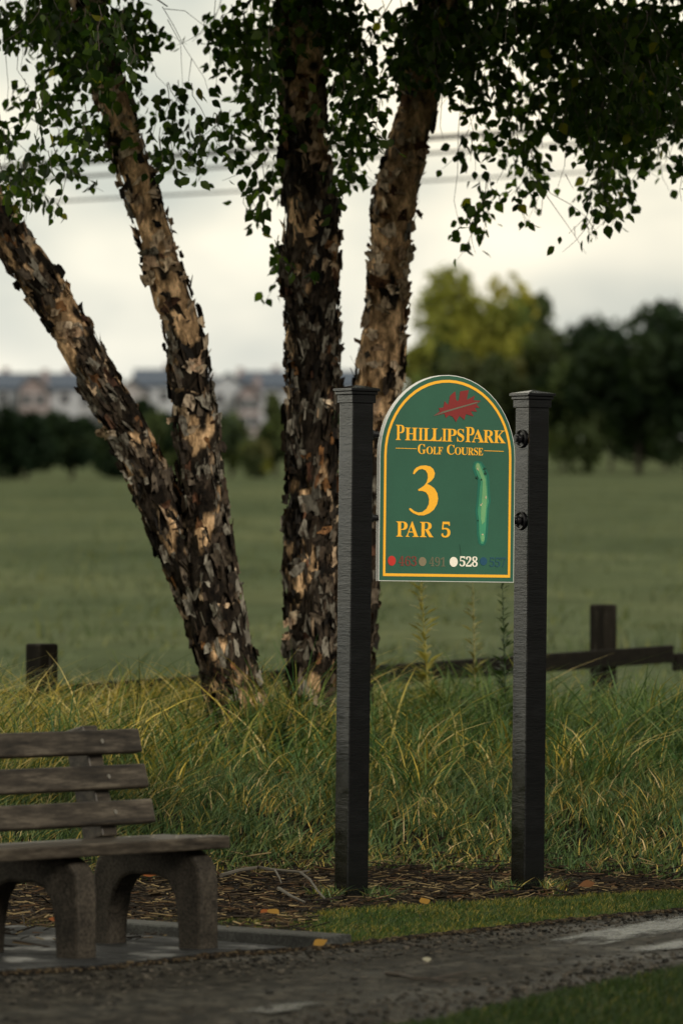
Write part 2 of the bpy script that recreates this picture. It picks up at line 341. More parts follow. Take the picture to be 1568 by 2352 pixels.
# rough, shorter grass in front of it
n = 60000; X = np.concatenate([rng.uniform(-2, 2, 44000), rng.uniform(-5, 5, 16000)]); Y = mulch_back(X)+rng.uniform(0, 2.3, n); m = Y-mulch_back(X)
cl = field_noise(X, Y, 5, 5); k = (m > .02+.22*cl) & (m < 2.2) & (rng.random(n) < np.clip(.75+cl, .15, 1)); X, Y, m = X[k], Y[k], m[k]
for bx, by in ((.034, 20.34), (.676, 20.76)):
    q = 420; w_ = rng.uniform(-.5, 3.64, q); r_ = rng.uniform(.05, .15, q)**1.0; X = np.append(X, bx+np.cos(w_)*r_); Y = np.append(Y, by+np.sin(w_)*r_); m = np.append(m, np.full(q, .15))
n = len(X); blades('rough_grass', X, Y, (.05+.05*sstep(0, 1.2, m))*rng.uniform(.5, 1.6, n), rng.uniform(.003, .008, n), rng.uniform(.2, 1.2, n), rng.uniform(.1, .9, n), pick(n, np.clip(.18+.3*field_noise(X, Y, 3, 8), .03, .55))*np.array([1.0, .95, 1.15]), 'short tufty rough grass with dry straw blades at the foot of the bank', segs=3)
# seed stems above the tall grass
n = 4200; X = rng.uniform(-3.5, 3.5, n); Y = rng.uniform(23.5, 28, n); k = rng.random(n) < np.clip(.55+field_noise(X, Y, 1.1, 4), .1, 1); X, Y = X[k], Y[k]; n = len(X)
blades('grass_stems', X, Y, rng.uniform(.18, .46, n), rng.uniform(.002, .0055, n), rng.uniform(.1, .55, n), rng.uniform(.1, .8, n), pick(n, np.clip(.35-.2*X, .1, .7)), 'thin tall grass stems standing above the bank grass', segs=5)
# mown lawn strip
n = 90000; X = np.concatenate([rng.uniform(-1.2, 1.7, 62000), rng.uniform(-1.2, 5, 28000)]); u = rng.random(n); lo, hi = path_far(X), lawn_back(X)
Y = lerp(lo+.01, hi, u); e = .05*field_noise(X, Y, 7, 2)
k = (Y+e < hi+.02) & (Y-e > lo) & ~((X < -.08) & (Y < 18.62+(X+.8)*-1.05+.02)); X, Y = X[k], Y[k]; n = len(X)
blades('lawn', X, Y, rng.uniform(.012, .032, n)*(1+.6*field_noise(X, Y, 6, 6)), rng.uniform(.002, .0045, n), rng.uniform(.1, .8, n), rng.uniform(.1, .7, n), pick(n, np.clip(.16+.4*field_noise(X, Y, 4, 12)+.25*sstep(.75, 1, u[k]), .03, .5))*np.array([.5, .52, .4]), 'short mown green lawn strip between the path and the mulch', 'lawn', segs=2)
# lawn on the near side of the path
n = 60000; X = np.concatenate([rng.uniform(.1, 1.4, 45000), rng.uniform(-2, 4, 15000)]); Y = path_near(X)-rng.random(n)**1.5*3.2
e = .04*field_noise(X, Y, 7, 2); k = Y+e < path_near(X)-.01; X, Y = X[k], Y[k]; n = len(X)
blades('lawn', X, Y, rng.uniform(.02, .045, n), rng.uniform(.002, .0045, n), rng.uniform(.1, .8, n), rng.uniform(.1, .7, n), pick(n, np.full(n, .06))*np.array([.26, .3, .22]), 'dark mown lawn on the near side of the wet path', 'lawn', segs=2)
# crop rows / rough herbage of the field behind the fence
n = 60000; Y = 29.5+rng.random(n)**2.2*190; X = rng.uniform(-1, 1, n)*(Y*.09+1.6); cl = field_noise(X, Y, .5, 1)
k = rng.random(n) < np.clip(.5+cl, .1, 1); X, Y = X[k], Y[k]; n = len(X)
fc = np.array([(.066, .088, .046), (.076, .098, .05), (.056, .076, .042), (.115, .125, .045)])[rng.integers(0, 4, n)]*rng.uniform(.85, 1.15, (n, 1))*(1+.5*field_noise(X, Y, .35, 6))[:, None]
blades('field_grass', X, Y, rng.uniform(.04, .12, n)*(1+2.6*np.clip(field_noise(X, Y, .8, 2), -.2, .6)), rng.uniform(.01, .026, n), rng.uniform(.2, .8, n), rng.uniform(.1, .6, n), fc, 'grey green low growth over the open field behind the fence', segs=2)

# ------------------------------------------------------------------ mulch litter
lit = MB(); n = 0
while n < 8500:
    x = random.uniform(-1.8, 1.9) if random.random() < .8 else random.uniform(-5, 5)
    y = random.uniform(16.5, 25); m = y-float(mulch_back(x))
    if not (-3.6 < m < .35) or (y < float(lawn_back(x))-.04 and x > -.1): continue
    if x < .0 and y < 18.62-(x+.8)*1.05+.12 and (random.random() > .3 or y < float(path_far(x))+.05): continue
    n += 1; l = random.uniform(.012, .08)*(1 if random.random() < .85 else 2.2); w = random.uniform(.002, .007); az = random.gauss(.2, .9); ti = random.gauss(0, .16)
    c = random.choice([(.012, .009, .006), (.02, .014, .009), (.035, .024, .014), (.012, .009, .006), (.05, .036, .02), (.09, .065, .034), (.2, .15, .075), (.02, .017, .013), (.008, .006, .005), (.015, .01, .007), (.01, .008, .006), (.07, .04, .02)])
    M = Matrix.Translation((x, y, hz(x, y)+random.uniform(.002, .03))) @ Matrix.Rotation(az, 4, 'Z') @ Matrix.Rotation(ti, 4, 'Y') @ Matrix.Rotation(random.gauss(0, .5), 4, 'X')
    lit.box(-l/2, l/2, -w/2, w/2, 0, random.uniform(.001, .004), M, c)
tag(lit.build('mulch_litter', M_litter), 'loose bark chips and dry straw litter covering the bed behind the bench and signposts', 'mulch', kind='stuff')
n = 11000; X = rng.uniform(-1.5, 1.6, n); U = rng.uniform(0, 1, n); lo, hi = path_near(X), path_far(X); Y = np.where(rng.random(n) < .3, hi-.12*U**2-.01, lo+(hi-lo)*U)
lit = MB(); edge_d = hi-Y
for x, y, ed in zip(X, Y, edge_d):
    s = random.uniform(.0015, .005)*(1 if random.random() < .95 else 1.7); c = random.choice([(.03, .027, .021), (.012, .011, .009), (.006, .006, .005), (.045, .04, .032), (.07, .062, .05)])
    if ed < .14: c = random.choice([(.012, .009, .006), (.03, .02, .011), (.006, .005, .004), (.06, .045, .025)])
    M = Matrix.Translation((x, y, .0125)) @ Matrix.Rotation(random.uniform(0, 3), 4, 'Z') @ Matrix.Rotation(random.uniform(-.4, .4), 4, 'X'); lit.box(-s*random.uniform(1, 1.8), s, -s, s, -s*.4, s*random.uniform(.5, 1.1), M, c)
tag(lit.build('grit', M_litter), 'loose stone chips and grit over the wet asphalt path', 'grit', kind='stuff')

# ------------------------------------------------------------------ hole sign
YAW, ROLL = R(33), R(.75)
sign = thing('hole_sign', 'green arched golf hole sign with gold lettering hung between two black wooden posts', 'sign', G(806, 2068), (0, 0, 0))
sign.rotation_euler = (Matrix.Rotation(YAW, 3, 'Z') @ Matrix.Rotation(ROLL, 3, 'Y')).to_euler()
PL, PH, T = .768, 1.84, .0445
def post(x, h):
    m = MB(); m.box(-T, T, -T, T, -.3, h-.055); o = m.build('post', M_black, sign, bevel=.004); o.location = (x, 0, 0)
    c = MB(); c.box(-T-.006, T+.006, -T-.006, T+.006, h-.058, h-.028); c.box(-T-.011, T+.011, -T-.011, T+.011, h-.028, h-.016); c.box(-T-.017, T+.017, -T-.017, T+.017, h-.016, h-.005)
    e = T+.017; c.add([(-e, -e, h-.005), (e, -e, h-.005), (e, e, h-.005), (-e, e, h-.005), (0, 0, h+.008)], [(0, 1, 4), (1, 2, 4), (2, 3, 4), (3, 0, 4)])
    c.build('cap', M_black, o, bevel=.002)
    return o
post(0, PH); post(PL, PH+.004)
PW, PHH, PT = .590, .749, .019
SX0, SZ0 = .096, 1.146
panel_bm = MB(); rad = PW/2
def arch(inset, n=28):
    r = rad-inset; zc = PHH-rad
    pts = [(inset, inset), (PW-inset, inset)]
    pts += [(rad+r*math.cos(math.pi*i/n), zc+r*math.sin(math.pi*i/n)) for i in range(n+1)]
    return pts
panel_bm.prism(arch(0), 'y', -PT/2, PT/2)
panel = panel_bm.build('panel', M_white, sign); panel.location = (SX0, 0, SZ0)
FY = -PT/2
def flat(poly, name, mat, y0, y1, parent=panel, holes=None):
    m = MB(); m.prism(poly, 'y', y0, y1); return m.build(name, mat, parent)
flat(arch(.0025), 'green_face', M_green, FY-.0012, FY+.0005)
ou, inn = arch(.0175), arch(.0275); m = MB(); n = len(ou)
for k, (yy) in enumerate((FY-.0024,)):
    vs = [(p[0], yy, p[1]) for p in ou]+[(p[0], yy, p[1]) for p in inn]+[(p[0], FY-.001, p[1]) for p in ou]+[(p[0], FY-.001, p[1]) for p in inn]
    m.add(vs, [(i, (i+1) % n, n+(i+1) % n, n+i) for i in range(n)]+[(i, (i+1) % n, 2*n+(i+1) % n, 2*n+i) for i in range(n)]+[(n+i, n+(i+1) % n, 3*n+(i+1) % n, 3*n+i) for i in range(n)])
m.build('border', M_yellow, panel)
def sg(zx, zy):                 # a point read off an enlargement of the sign -> sign face metres
    sl = .030-(zy-600)/1040*.0085
    xl = 120+(1638-zy)*.0135; u = (zx-xl)/1000
    return (u*PW, (1639-(zy-sl*(zx-xl)))*4.826e-4)
M3 = lambda s: ''.join(chr(0x1D400+ord(ch)-65) if ch.isalpha() else chr(0x1D7CE+int(ch)) for ch in s)      # bold serif
GL = {}
def glyph(ch):
    if ch not in GL:
        cu = bpy.data.curves.new('glyph', 'FONT'); cu.body = M3(ch); cu.extrude = .5; cu.resolution_u = 4
        o = bpy.data.objects.new('glyph', cu); COL.objects.link(o); bpy.context.view_layer.update()
        me = bpy.data.meshes.new_from_object(o.evaluated_get(bpy.context.evaluated_depsgraph_get()))
        GL[ch] = ([tuple(v.co) for v in me.vertices], [tuple(p.vertices) for p in me.polygons])
        bpy.data.objects.remove(o); bpy.data.curves.remove(cu); bpy.data.meshes.remove(me)
    return GL[ch]
Y0, Y1 = FY-.0027, FY-.001
def letters(m, spec, bl, br, hcap, cv=lambda x, y: (x, y)):       # spec: (character, left x, right x, height factor) on the baseline bl-br
    for ch, x0, x1, k in spec:
        t = (x0-bl[0])/(br[0]-bl[0]); yb = bl[1]+(br[1]-bl[1])*t
        a_ = sg(*cv(x0, yb)); b_ = sg(*cv(x1, yb)); c_ = sg(*cv(x0, yb-hcap*k)); w, h = b_[0]-a_[0], c_[1]-a_[1]
        vs, fs = glyph(ch); xa = min(v[0] for v in vs); xb = max(v[0] for v in vs); lo = min(v[1] for v in vs); hi = max(v[1] for v in vs)
        m.add([(a_[0]+(v[0]-xa)/(xb-xa)*w, Y0 if v[2] > 0 else Y1, a_[1]+(v[1]-lo)/(hi-lo)*h) for v in vs], fs)
def spread(txt, x0, x1, k=1, gap=.04):
    w = (x1-x0)/len(txt); return [(ch, x0+i*w+gap*w, x0+(i+1)*w-gap*w, k) for i, ch in enumerate(txt)]
cv = lambda x, y: (x*.6+188.2, y*.6+407.7)
m = MB()
letters(m, [('P', 97, 202, 1), ('H', 208, 361, .84), ('I', 372, 430, .84), ('L', 433, 557, .84), ('L', 537, 661, .84), ('I', 663, 722, .84), ('P', 722, 842, .84), ('S', 848, 936, .86),
            ('P', 953, 1062, 1), ('A', 1030, 1186, .86), ('R', 1174, 1308, .84), ('K', 1303, 1452, .84)], (100, 302), (1450, 346), 188, cv)
m.build('name_lettering', M_yellow, panel)
m = MB()
letters(m, [('G', 365, 463, 1), ('O', 470, 552, .76), ('L', 554, 616, .74), ('F', 614, 672, .74), ('C', 722, 816, 1), ('O', 819, 899, .76), ('U', 897, 984, .75), ('R', 982, 1054, .74), ('S', 1056, 1108, .76), ('E', 1110, 1169, .74)], (365, 476), (1168, 497), 124, cv)
for a_, b_ in (((97, 405), (350, 412)), ((1185, 438), (1428, 447))):
    p, q = sg(*cv(*a_)), sg(*cv(*b_)); m.prism([(p[0], p[1]-.0011), (q[0], q[1]-.0011), (q[0], q[1]+.0011), (p[0], p[1]+.0011)], 'y', Y0, Y1)
m.build('golf_course_lettering', M_yellow, panel)
three = [(372, 842), (380, 815), (400, 795), (430, 782), (465, 780), (500, 788), (522, 808), (533, 840), (526, 870), (507, 895), (475, 918), (500, 930), (530, 952), (550, 988), (556, 1030), (548, 1070), (525, 1110), (490, 1138), (450, 1153), (410, 1152), (370, 1135), (345, 1112), (343, 1102), (353, 1098), (380, 1120), (410, 1132), (440, 1128), (470, 1105), (487, 1070), (490, 1035), (482, 1002), (465, 980), (440, 970), (412, 970), (409, 959), (430, 948), (455, 930), (473, 905), (481, 872), (479, 842), (465, 817), (440, 806), (415, 811), (397, 827), (382, 845)]
m = MB(); m.prism([sg(*p) for p in three], 'y', Y0, Y1); m.build('hole_number', M_yellow, panel)
m = MB(); letters(m, [('P', 247, 330, 1), ('A', 316, 412, 1.02), ('R', 420, 520, 1)], (247, 1310), (645, 1320), 113); m.build('par_lettering', M_yellow, panel)
m = MB(); letters(m, [('5', 580, 645, 1.04)], (247, 1310), (645, 1320), 113); m.build('par_number', M_yellow, panel)
leaf = [(525, 410), (572, 376), (562, 352), (598, 346), (606, 300), (634, 328), (646, 262), (668, 240), (686, 226), (690, 284), (700, 300), (712, 292), (722, 226), (786, 216), (774, 268), (772, 290), (832, 257), (820, 292), (876, 296), (842, 322), (868, 350), (830, 348), (846, 378), (800, 374), (822, 414), (764, 396), (752, 440), (716, 408), (690, 456), (668, 418), (640, 404), (616, 426), (604, 392), (568, 402)]
m = MB(); m.prism([sg(*p) for p in leaf], 'y', Y0, Y1); lf = m.build('leaf_emblem', M_red, panel)
m = MB(); m.prism([sg(*p) for p in [(520, 412), (600, 374), (850, 303), (852, 312), (604, 386)]], 'y', Y0-.0009, Y0-.0001); m.build('leaf_vein', M_midrib, panel)
def ell(cx, cy, rx, ry, n=24): return [sg(cx+rx*math.cos(2*math.pi*i/n), cy+ry*math.sin(2*math.pi*i/n)) for i in range(n)]
MX = lambda pts: [(880+(x-880)*1.22, y) for x, y in pts]
def wob(pts, cx, cy, s): return [sg(cx+(x-cx)*s, cy+(y-cy)*(1-(1-s)*.25)) for x, y in pts]
omap = [(850, 746), (880, 753), (905, 795), (925, 850), (928, 900), (931, 1000), (936, 1050), (926, 1100), (922, 1180), (918, 1260), (912, 1340), (900, 1375), (880, 1383), (860, 1365), (851, 1300), (849, 1200), (841, 1120), (849, 1050), (854, 960), (858, 900), (838, 850), (824, 800), (832, 760)]
m = MB(); m.prism([sg(*p) for p in MX(omap)], 'y', Y0+.0008, Y1); mp_ = m.build('hole_map', M_outline, panel)
imap = [(852, 758), (874, 766), (890, 806), (908, 856), (913, 905), (916, 1000), (922, 1050), (913, 1100), (908, 1180), (904, 1255), (897, 1340), (888, 1368), (874, 1366), (864, 1300), (862, 1200), (855, 1120), (862, 1050), (868, 960), (874, 905), (852, 848), (838, 800), (842, 768)]
m = MB(); m.prism([sg(*p) for p in MX(imap)], 'y', Y0, Y0+.0007); m.build('map_rough', M_rough, panel)
fair = [(858, 775), (872, 790), (884, 830), (902, 880), (908, 960), (910, 1040), (905, 1100), (898, 1200), (880, 1225), (874, 1180), (874, 1120), (880, 1050), (884, 960), (886, 900), (866, 840), (850, 800)]
m = MB(); m.prism([sg(*p) for p in MX(fair)], 'y', Y0-.0005, Y0-.0001); m.prism(ell(886, 1325, 13, 28), 'y', Y0-.0005, Y0-.0001); m.build('map_fairway', M_fair, panel)
m = MB(); m.prism(ell(851, 790, 14, 26), 'y', Y0-.0009, Y0-.0004); m.build('map_putting_green', M_putt, panel)
for c in ((848, 806, 5, 7), (854, 815, 4, 5), (872, 1078, 6, 8), (880, 1068, 4, 6), (910, 1020, 6, 12), (884, 1298, 8, 6)): m = MB(); m.prism(ell(*c, n=10), 'y', Y0-.0012, Y0-.001); m.build('map_bunker', M_sand, panel)
for i in range(22):
    t = random.random(); x, y = (904+random.uniform(-16, 10), lerp(800, 860, t)) if i < 11 else random.choice([(848, 880), (876, 888), (914, 915), (851, 1192), (842, 870), (905, 840)]); r = random.uniform(3, 6)
    m = MB(); m.prism(ell(x+random.uniform(-3, 3), y+random.uniform(-4, 4), r, r*1.2, 8), 'y', Y0-.0015-i*.00002, Y0-.0013); m.build('map_tree', M_mtree, panel)
for nm, c, mt, tx, mt2, w in (('red', (215, 1490, 29, 37), M_dotred, '463', M_txtred, (262, 400, 1528, 1532, 74)), ('tan', (440, 1498, 28, 34), M_tan, '491', M_txttan, (487, 612, 1533, 1537, 70)), ('white', (670, 1502, 30, 37), M_cream, '528', M_cream, (712, 849, 1536, 1540, 76)), ('blue', (892, 1499, 27, 31), M_blue, '557', M_txtblue, (935, 1060, 1541, 1545, 72))):
    m = MB(); m.prism(ell(*c), 'y', Y0, Y1); m.build('tee_dot', mt, panel)['label'] = nm+' tee colour dot on the sign'
    m = MB(); letters(m, spread(tx, w[0], w[1]), (w[0], w[2]), (w[1], w[3]), w[4]); m.build('yardage_lettering', mt2, panel)['label'] = nm+' yardage figures '+tx
for pts in ([(712, 1370), (722, 1455), (728, 1456), (718, 1372)], [(688, 540), (694, 620), (697, 620), (691, 540)]): m = MB(); m.prism([sg(*p) for p in pts], 'y', FY-.00135, FY-.0011); m.build('scratch', M_mtree, panel)
def bracket(side, z):
    post_x = T if side < 0 else PL-T; px_ = SX0 if side < 0 else SX0+PW; d = 1 if side < 0 else -1
    m = MB(); m.tube([(post_x, 0, z), (px_+.004*d*-1, 0, z)], .0125, 14); m.tube([(post_x+.012*d, 0, z), (post_x+.026*d, 0, z)], .018, 14)
    br = m.build('bracket', M_iron, sign, smooth=False)
    f = MB(); prof = []
    for i in range(40):
        w = 2*math.pi*i/40; r = .031+.0035*max(0, math.cos(4*w)); prof.append((r*math.cos(w), r*math.sin(w)+z))
    holes = []
    f.prism(prof, 'x', post_x, post_x+.004*d)
    f.tube([(post_x+.006*d, .029*math.cos(w*math.pi/24), z+.029*math.sin(w*math.pi/24)) for w in range(49)], .0042, 6)
    f.build('flange', M_iron, br, smooth=False)
    for k in range(4):
        b = MB(); w = math.pi/4+k*math.pi/2; b.tube([(post_x+.003*d, .021*math.cos(w), z+.021*math.sin(w)), (post_x+.0075*d, .021*math.cos(w), z+.021*math.sin(w))], .0042, 8); b.build('bolt', M_iron, br)
for side in (-1, 1):
    for z in (1.672, 1.372): bracket(side, z)

# ------------------------------------------------------------------ bench
BA = R(50); bench = thing('park_bench', 'weathered grey wooden slat bench on concrete legs beside the path', 'bench', (-.345, 17.74, 0), (0, 0, BA))
ZS = .364                                                     # seat top; local x runs along the bench (0 = right end), y runs back
LEN = -2.05
for k in range(3):
    m = MB(); y0 = k*.097; m.box(LEN, 0, y0, y0+.088, ZS-.04-.002*k, ZS-.002*k); o = m.build('seat_slat', M_plank, bench, bevel=.006)
    for x in (-.085, -.20): b = MB(); b.tube([(x-.01, y0+.044, ZS-.004), (x-.01, y0+.044, ZS+.0015-.002*k)], .009, 10); b.build('bolt', M_bolt, o)
lean = R(14.4); BM = Matrix.Translation((-.012, .300, .398)) @ Matrix.Rotation(-lean, 4, 'X')
for k in range(3):
    z0 = k*.1135; m = MB(); m.box(LEN, 0, -.002, .034, z0, z0+.076, BM); o = m.build('back_slat', M_plank, bench, bevel=.006)
    for x in (-.185, -.78, -1.4): b = MB(); b.tube([BM @ Vector((x, -.006, z0+.038)), BM @ Vector((x, .0, z0+.038))], .0075, 10); b.build('bolt', M_bolt, o)
for x in (-.15, -.745, -1.365):
    m = MB(); m.box(x-.07, x, .034, .12, -.03, .325, BM); m.build('back_post', M_plank, bench, bevel=.005)
def support(x):
    # outline of the concrete arch in (back, up), a front leg, a rear leg and a rounded bridge
    o = [(.0, 0), (.0, .22), (.008, .268), (.03, .300), (.062, .318), (.10, .322), (.36, .322), (.41, .31), (.44, .28), (.455, .23), (.46, 0), (.385, 0), (.378, .1), (.36, .18), (.33, .222), (.29, .238), (.19, .238), (.14, .222), (.113, .18), (.1, .1), (.095, 0)]
    m = MB(); n = len(o); M = Matrix.Translation((0, .012, 0))
    m.prism(o, 'x', x-.088, x, M=M); return m.build('support', M_conc, bench, bevel=.012)
for x in (-.04, -.6, -1.22, -1.82): support(x)

# ------------------------------------------------------------------ birches
CREAM = [(.60, .48, .34), (.50, .39, .27), (.64, .53, .40), (.40, .30, .2), (.48, .34, .23)]
DARKB = [(.010, .008, .006), (.024, .018, .012), (.05, .037, .026), (.10, .082, .062), (.2, .19, .16)]
REDB = [(.09, .045, .026), (.13, .065, .03), (.2, .1, .04), (.07, .035, .022)]
def stem(mb, fl, pts, depth, seed, ncream, flakes=900, seg=56, step=.016):
    """pts: (pixel x, pixel y, pixel width) from bottom to top"""
    C = [P(x, y, depth) for x, y, w in pts]; Rr = [w*depth/F/2*.90 for x, y, w in pts]
    acc = [0]
    for i in range(1, len(C)): acc.append(acc[-1]+(C[i]-C[i-1]).length)
    tot = acc[-1]; nr = int(tot/step); xs = [c.x for c in C]; zs = [c.z for c in C]
    def at(s):
        x = np.interp(s, acc, xs); z = np.interp(s, acc, zs); r = np.interp(s, acc, Rr); return Vector((x, depth, z)), float(r)
    def at_s(s):           # smoothed centre line
        q = [at(min(max(s+d, 0), tot)) for d in (-.08, -.04, 0, .04, .08)]
        return sum((a_[0] for a_ in q), Vector())/5, sum(a_[1] for a_ in q)/5
    def dis(w, s, r):
        p = Vector((math.cos(w)*r*1.0, math.sin(w)*r, s*.55))+Vector((seed*3.1, 0, 0))
        rid = 1-abs(noise.noise(p*17)); fine = noise.noise(p*42); big = noise.noise(p*6); 
        pl = noise.noise(Vector((math.cos(w)*r*9+seed, math.sin(w)*r*9, s*6)))
        return r*(.05*big+.055*(rid-.6)+.035*fine)+(.008 if pl > .1 else 0)+(.006 if pl > .3 else 0)-(.008 if pl < -.25 else 0)
    vs = []; tn = []
    for i in range(nr+1):
        s = tot*i/nr; c, r = at_s(s); c2, _ = at_s(min(s+.03, tot)); c1, _ = at_s(max(s-.03, 0)); t = (c2-c1).normalized()
        a_ = Vector((1, 0, 0)); a_ = (a_-t*a_.dot(t)).normalized(); b_ = t.cross(a_); cr = ncream(s/tot)
        for k in range(seg):
            w = 2*math.pi*k/seg; rr = r+dis(w, s, r); p = c+(a_*math.cos(w)+b_*math.sin(w))*rr; vs.append(p)
            g = noise.noise(Vector((p.x*7+seed, p.y*7, p.z*4.5)))+.6*noise.noise(Vector((p.x*19+seed, p.y*19, p.z*11)))
            f = min(1, max(0, (g+cr-.57)*7)); tn.append(tuple(lerp(a0, b0, f) for a0, b0 in zip((.3, .28, .26), (9.0, 7.4, 5.5))))
    fs = [(i*seg+k, i*seg+(k+1) % seg, (i+1)*seg+(k+1) % seg, (i+1)*seg+k) for i in range(nr) for k in range(seg)]
    b0 = len(mb.v); mb.v += [tuple(v) for v in vs]; mb.c += tn; mb.f += [tuple(q+b0 for q in f) for f in fs]
    rs = random.Random(seed)
    for _ in range(flakes):
        s = rs.uniform(.02, .99)*tot; w = rs.uniform(0, 2*math.pi); c, r = at_s(s); c2, _ = at_s(min(s+.03, tot)); c1, _ = at_s(max(s-.03, 0)); t = (c2-c1).normalized()
        a_ = Vector((1, 0, 0)); a_ = (a_-t*a_.dot(t)).normalized(); b_ = t.cross(a_); u = s/tot; cr = ncream(u)
        pv = Vector((c.x+math.cos(w)*r, math.sin(w)*r, c.z))
        g = noise.noise(Vector((pv.x*7+seed, pv.y*7, pv.z*4.5)))+.6*noise.noise(Vector((pv.x*19+seed, pv.y*19, pv.z*11)))
        up = g+cr-.55; h2 = noise.noise(Vector((pv.x*12+seed*5, pv.y*12, pv.z*9)))
        if up > .05:
            if rs.random() < .62: continue
            col = CREAM[min(4, max(0, int(2.5+h2*5)))] if rs.random() < .85 else rs.choice(REDB+DARKB[:2])
            sw, sh = rs.uniform(.02, .06), rs.uniform(.015, .06); lift = rs.uniform(.004, .02)*(1 if rs.random() < .8 else 2.0)
        else:
            q = rs.random(); col = REDB[rs.randrange(4)] if q < .05 else CREAM[3] if q < .05+.1*cr else DARKB[min(4, max(0, int(2.75+h2*4+rs.gauss(0, .9))))]
            sw, sh = rs.uniform(.009, .028), rs.uniform(.028, .095); lift = rs.uniform(.004, .02)*(1 if rs.random() < .85 else 1.7)
        if rs.random() < (.05 if up > -.1 else .008): sw, sh, lift = rs.uniform(.04, .085), rs.uniform(.03, .08), rs.uniform(.015, .035)
        rot = rs.gauss(0, .45 if up > .05 else .2); cr_, sr_ = math.cos(rot), math.sin(rot); tap = rs.uniform(-.9, .9)
        jc = rs.uniform(.6, 1.3); sgn = rs.choice((-1, 1)); vert = rs.random() < .3; vs = []; nx_, nz_ = 4, 4; tw = rs.uniform(-.35, .35)
        for jz in range(nz_):
            for jx in range(nx_):
                fx = jx/(nx_-1); fz = jz/(nz_-1)-.5
                e = (fz+.5)**2 if vert else fx**2
                jit = rs.uniform(-.22, .22)
                lx = (sgn*(fx-.5)*(1+tap*fz)+tw*fz+(jit*.5 if jx in (0, 3) else 0))*sw; lz = fz*sh+(jit*sh*.8 if jz in (0, 3) else 0); ang = w+(lx*cr_-lz*sr_)/r
                ss = s+lx*sr_+lz*cr_
                rr = r*1.02+.003+lift*e*(1+jit)+.003*rs.random()
                vs.append(c+t*(ss-s)+(a_*math.cos(ang)+b_*math.sin(ang))*rr)
        FL.add(vs, [(jz*nx_+jx, jz*nx_+jx+1, (jz+1)*nx_+jx+1, (jz+1)*nx_+jx) for jz in range(nz_-1) for jx in range(nx_-1)], tuple(x*jc for x in col))
    return at_s, tot
def leaves(name, POS, DIR, SZ, C, parent):
    n = len(POS); n_ = rng.normal(0, 1, (n, 3)); D = DIR/np.linalg.norm(DIR, axis=1, keepdims=True)
    A = np.cross(D, n_); A /= np.linalg.norm(A, axis=1, keepdims=True); U = np.cross(A, D)
    tpl = np.array([(0, 0, 0), (.30, .22, .05), (.36, .45, .06), (.20, .74, .03), (0, 1, -.08), (-.20, .74, .03), (-.36, .45, .06), (-.30, .22, .05), (0, .3, -.02), (0, .62, -.03)])
    V = POS[:, None, :]+SZ[:, None, None]*(tpl[None, :, 0:1]*A[:, None, :]+tpl[None, :, 1:2]*D[:, None, :]+tpl[None, :, 2:3]*U[:, None, :])
    q = np.array([(0, 1, 2, 8), (8, 2, 3, 9), (9, 3, 4, 4), (0, 8, 6, 7), (8, 9, 5, 6), (9, 4, 4, 5)])
    q = np.array([(0, 1, 2, 8), (8, 2, 3, 9), (0, 8, 6, 7), (8, 9, 5, 6), (3, 4, 5, 9)])
    Q = (np.arange(n)*10)[:, None, None]+q[None]
    return np_mesh(name, V.reshape(-1, 3), Q.reshape(-1, 4), np.repeat(C, 10, 0), M_leaf, parent, smooth=False)
LEAFC = np.array([(.010, .019, .005), (.015, .026, .006), (.008, .016, .006), (.022, .034, .008)])
def foliage(parent, depth, blobs, sizes=(.036, .064), twigs_mb=None, spread=.8):
    POS = []; DIR = []; SZ = []; C = []
    for (cx, cy, rx, ry, den) in blobs:
        nt = max(2, int(rx*ry*3.14/(1600 if den < 1.8 else 1400)*den))
        for _ in range(nt):
            a_ = random.uniform(0, 6.283); q = math.sqrt(random.random()); x = cx+rx*q*math.cos(a_); y = cy+ry*q*math.sin(a_)
            if y > cy+ry*.45: y -= 45
            d = depth+random.gauss(0, spread); L_ = random.uniform(50, 120); dr = random.gauss(0, 42); pts = []
            for k in range(5):
                t = k/4; pts.append(P(x+dr*t*t+random.gauss(0, 3), y-30+L_*t, d))
            twigs_mb.tube(pts, [.0022, .0019, .0016, .0013, .0009], 3, cap=False)
            nl = random.randint(6, 11)
            for j in range(nl):
                t = (j+random.uniform(.2, .9))/nl; i = min(3, int(t*4)); p = pts[i].lerp(pts[i+1], t*4-i)
                off = Vector((random.gauss(0, .024), random.gauss(0, .03), random.gauss(-.004, .012)))
                POS.append(p+off); DIR.append(Vector((random.gauss(0, .55)+off.x*14, random.gauss(0, .6), -.9+random.gauss(0, .45)))); SZ.append(random.uniform(*sizes))
                c = LEAFC[random.randrange(4)]*random.uniform(.75, 1.2); C.append(c if random.random() > .012 else np.array((.07, .065, .01)))
    return leaves('foliage', np.array(POS), np.array(DIR), np.array(SZ), np.array(C), parent)
def canopy(parent, c, r, n, seed):       # the rest of the crown, unseen above the frame, spread wide and thick for shade
    g = np.random.default_rng(seed); p = g.normal(0, 1, (n*3, 3)); p /= np.linalg.norm(p, axis=1, keepdims=True); p *= (g.random((n*3, 1))**.45)
    cen = g.normal(0, 1, (40, 3)); cen /= np.linalg.norm(cen, axis=1, keepdims=True); cen *= g.uniform(.3, .95, (40, 1))
    dmin = np.min(np.linalg.norm(p[:, None]-cen[None], axis=2), 1); p = p[dmin < .33][:n]; n = len(p)
    POS = p*np.array(r)+np.array(c); POS = POS[POS[:, 2] > 1.245+.0972*POS[:, 1]+.16]; n = len(POS)
    D = g.normal(0, .6, (n, 3)); D[:, 2] -= 1
    return leaves('upper_foliage', POS, D, g.uniform(.09, .15, n), LEAFC[g.integers(0, 4, n)]*g.uniform(.8, 1.2, (n, 1)), parent)
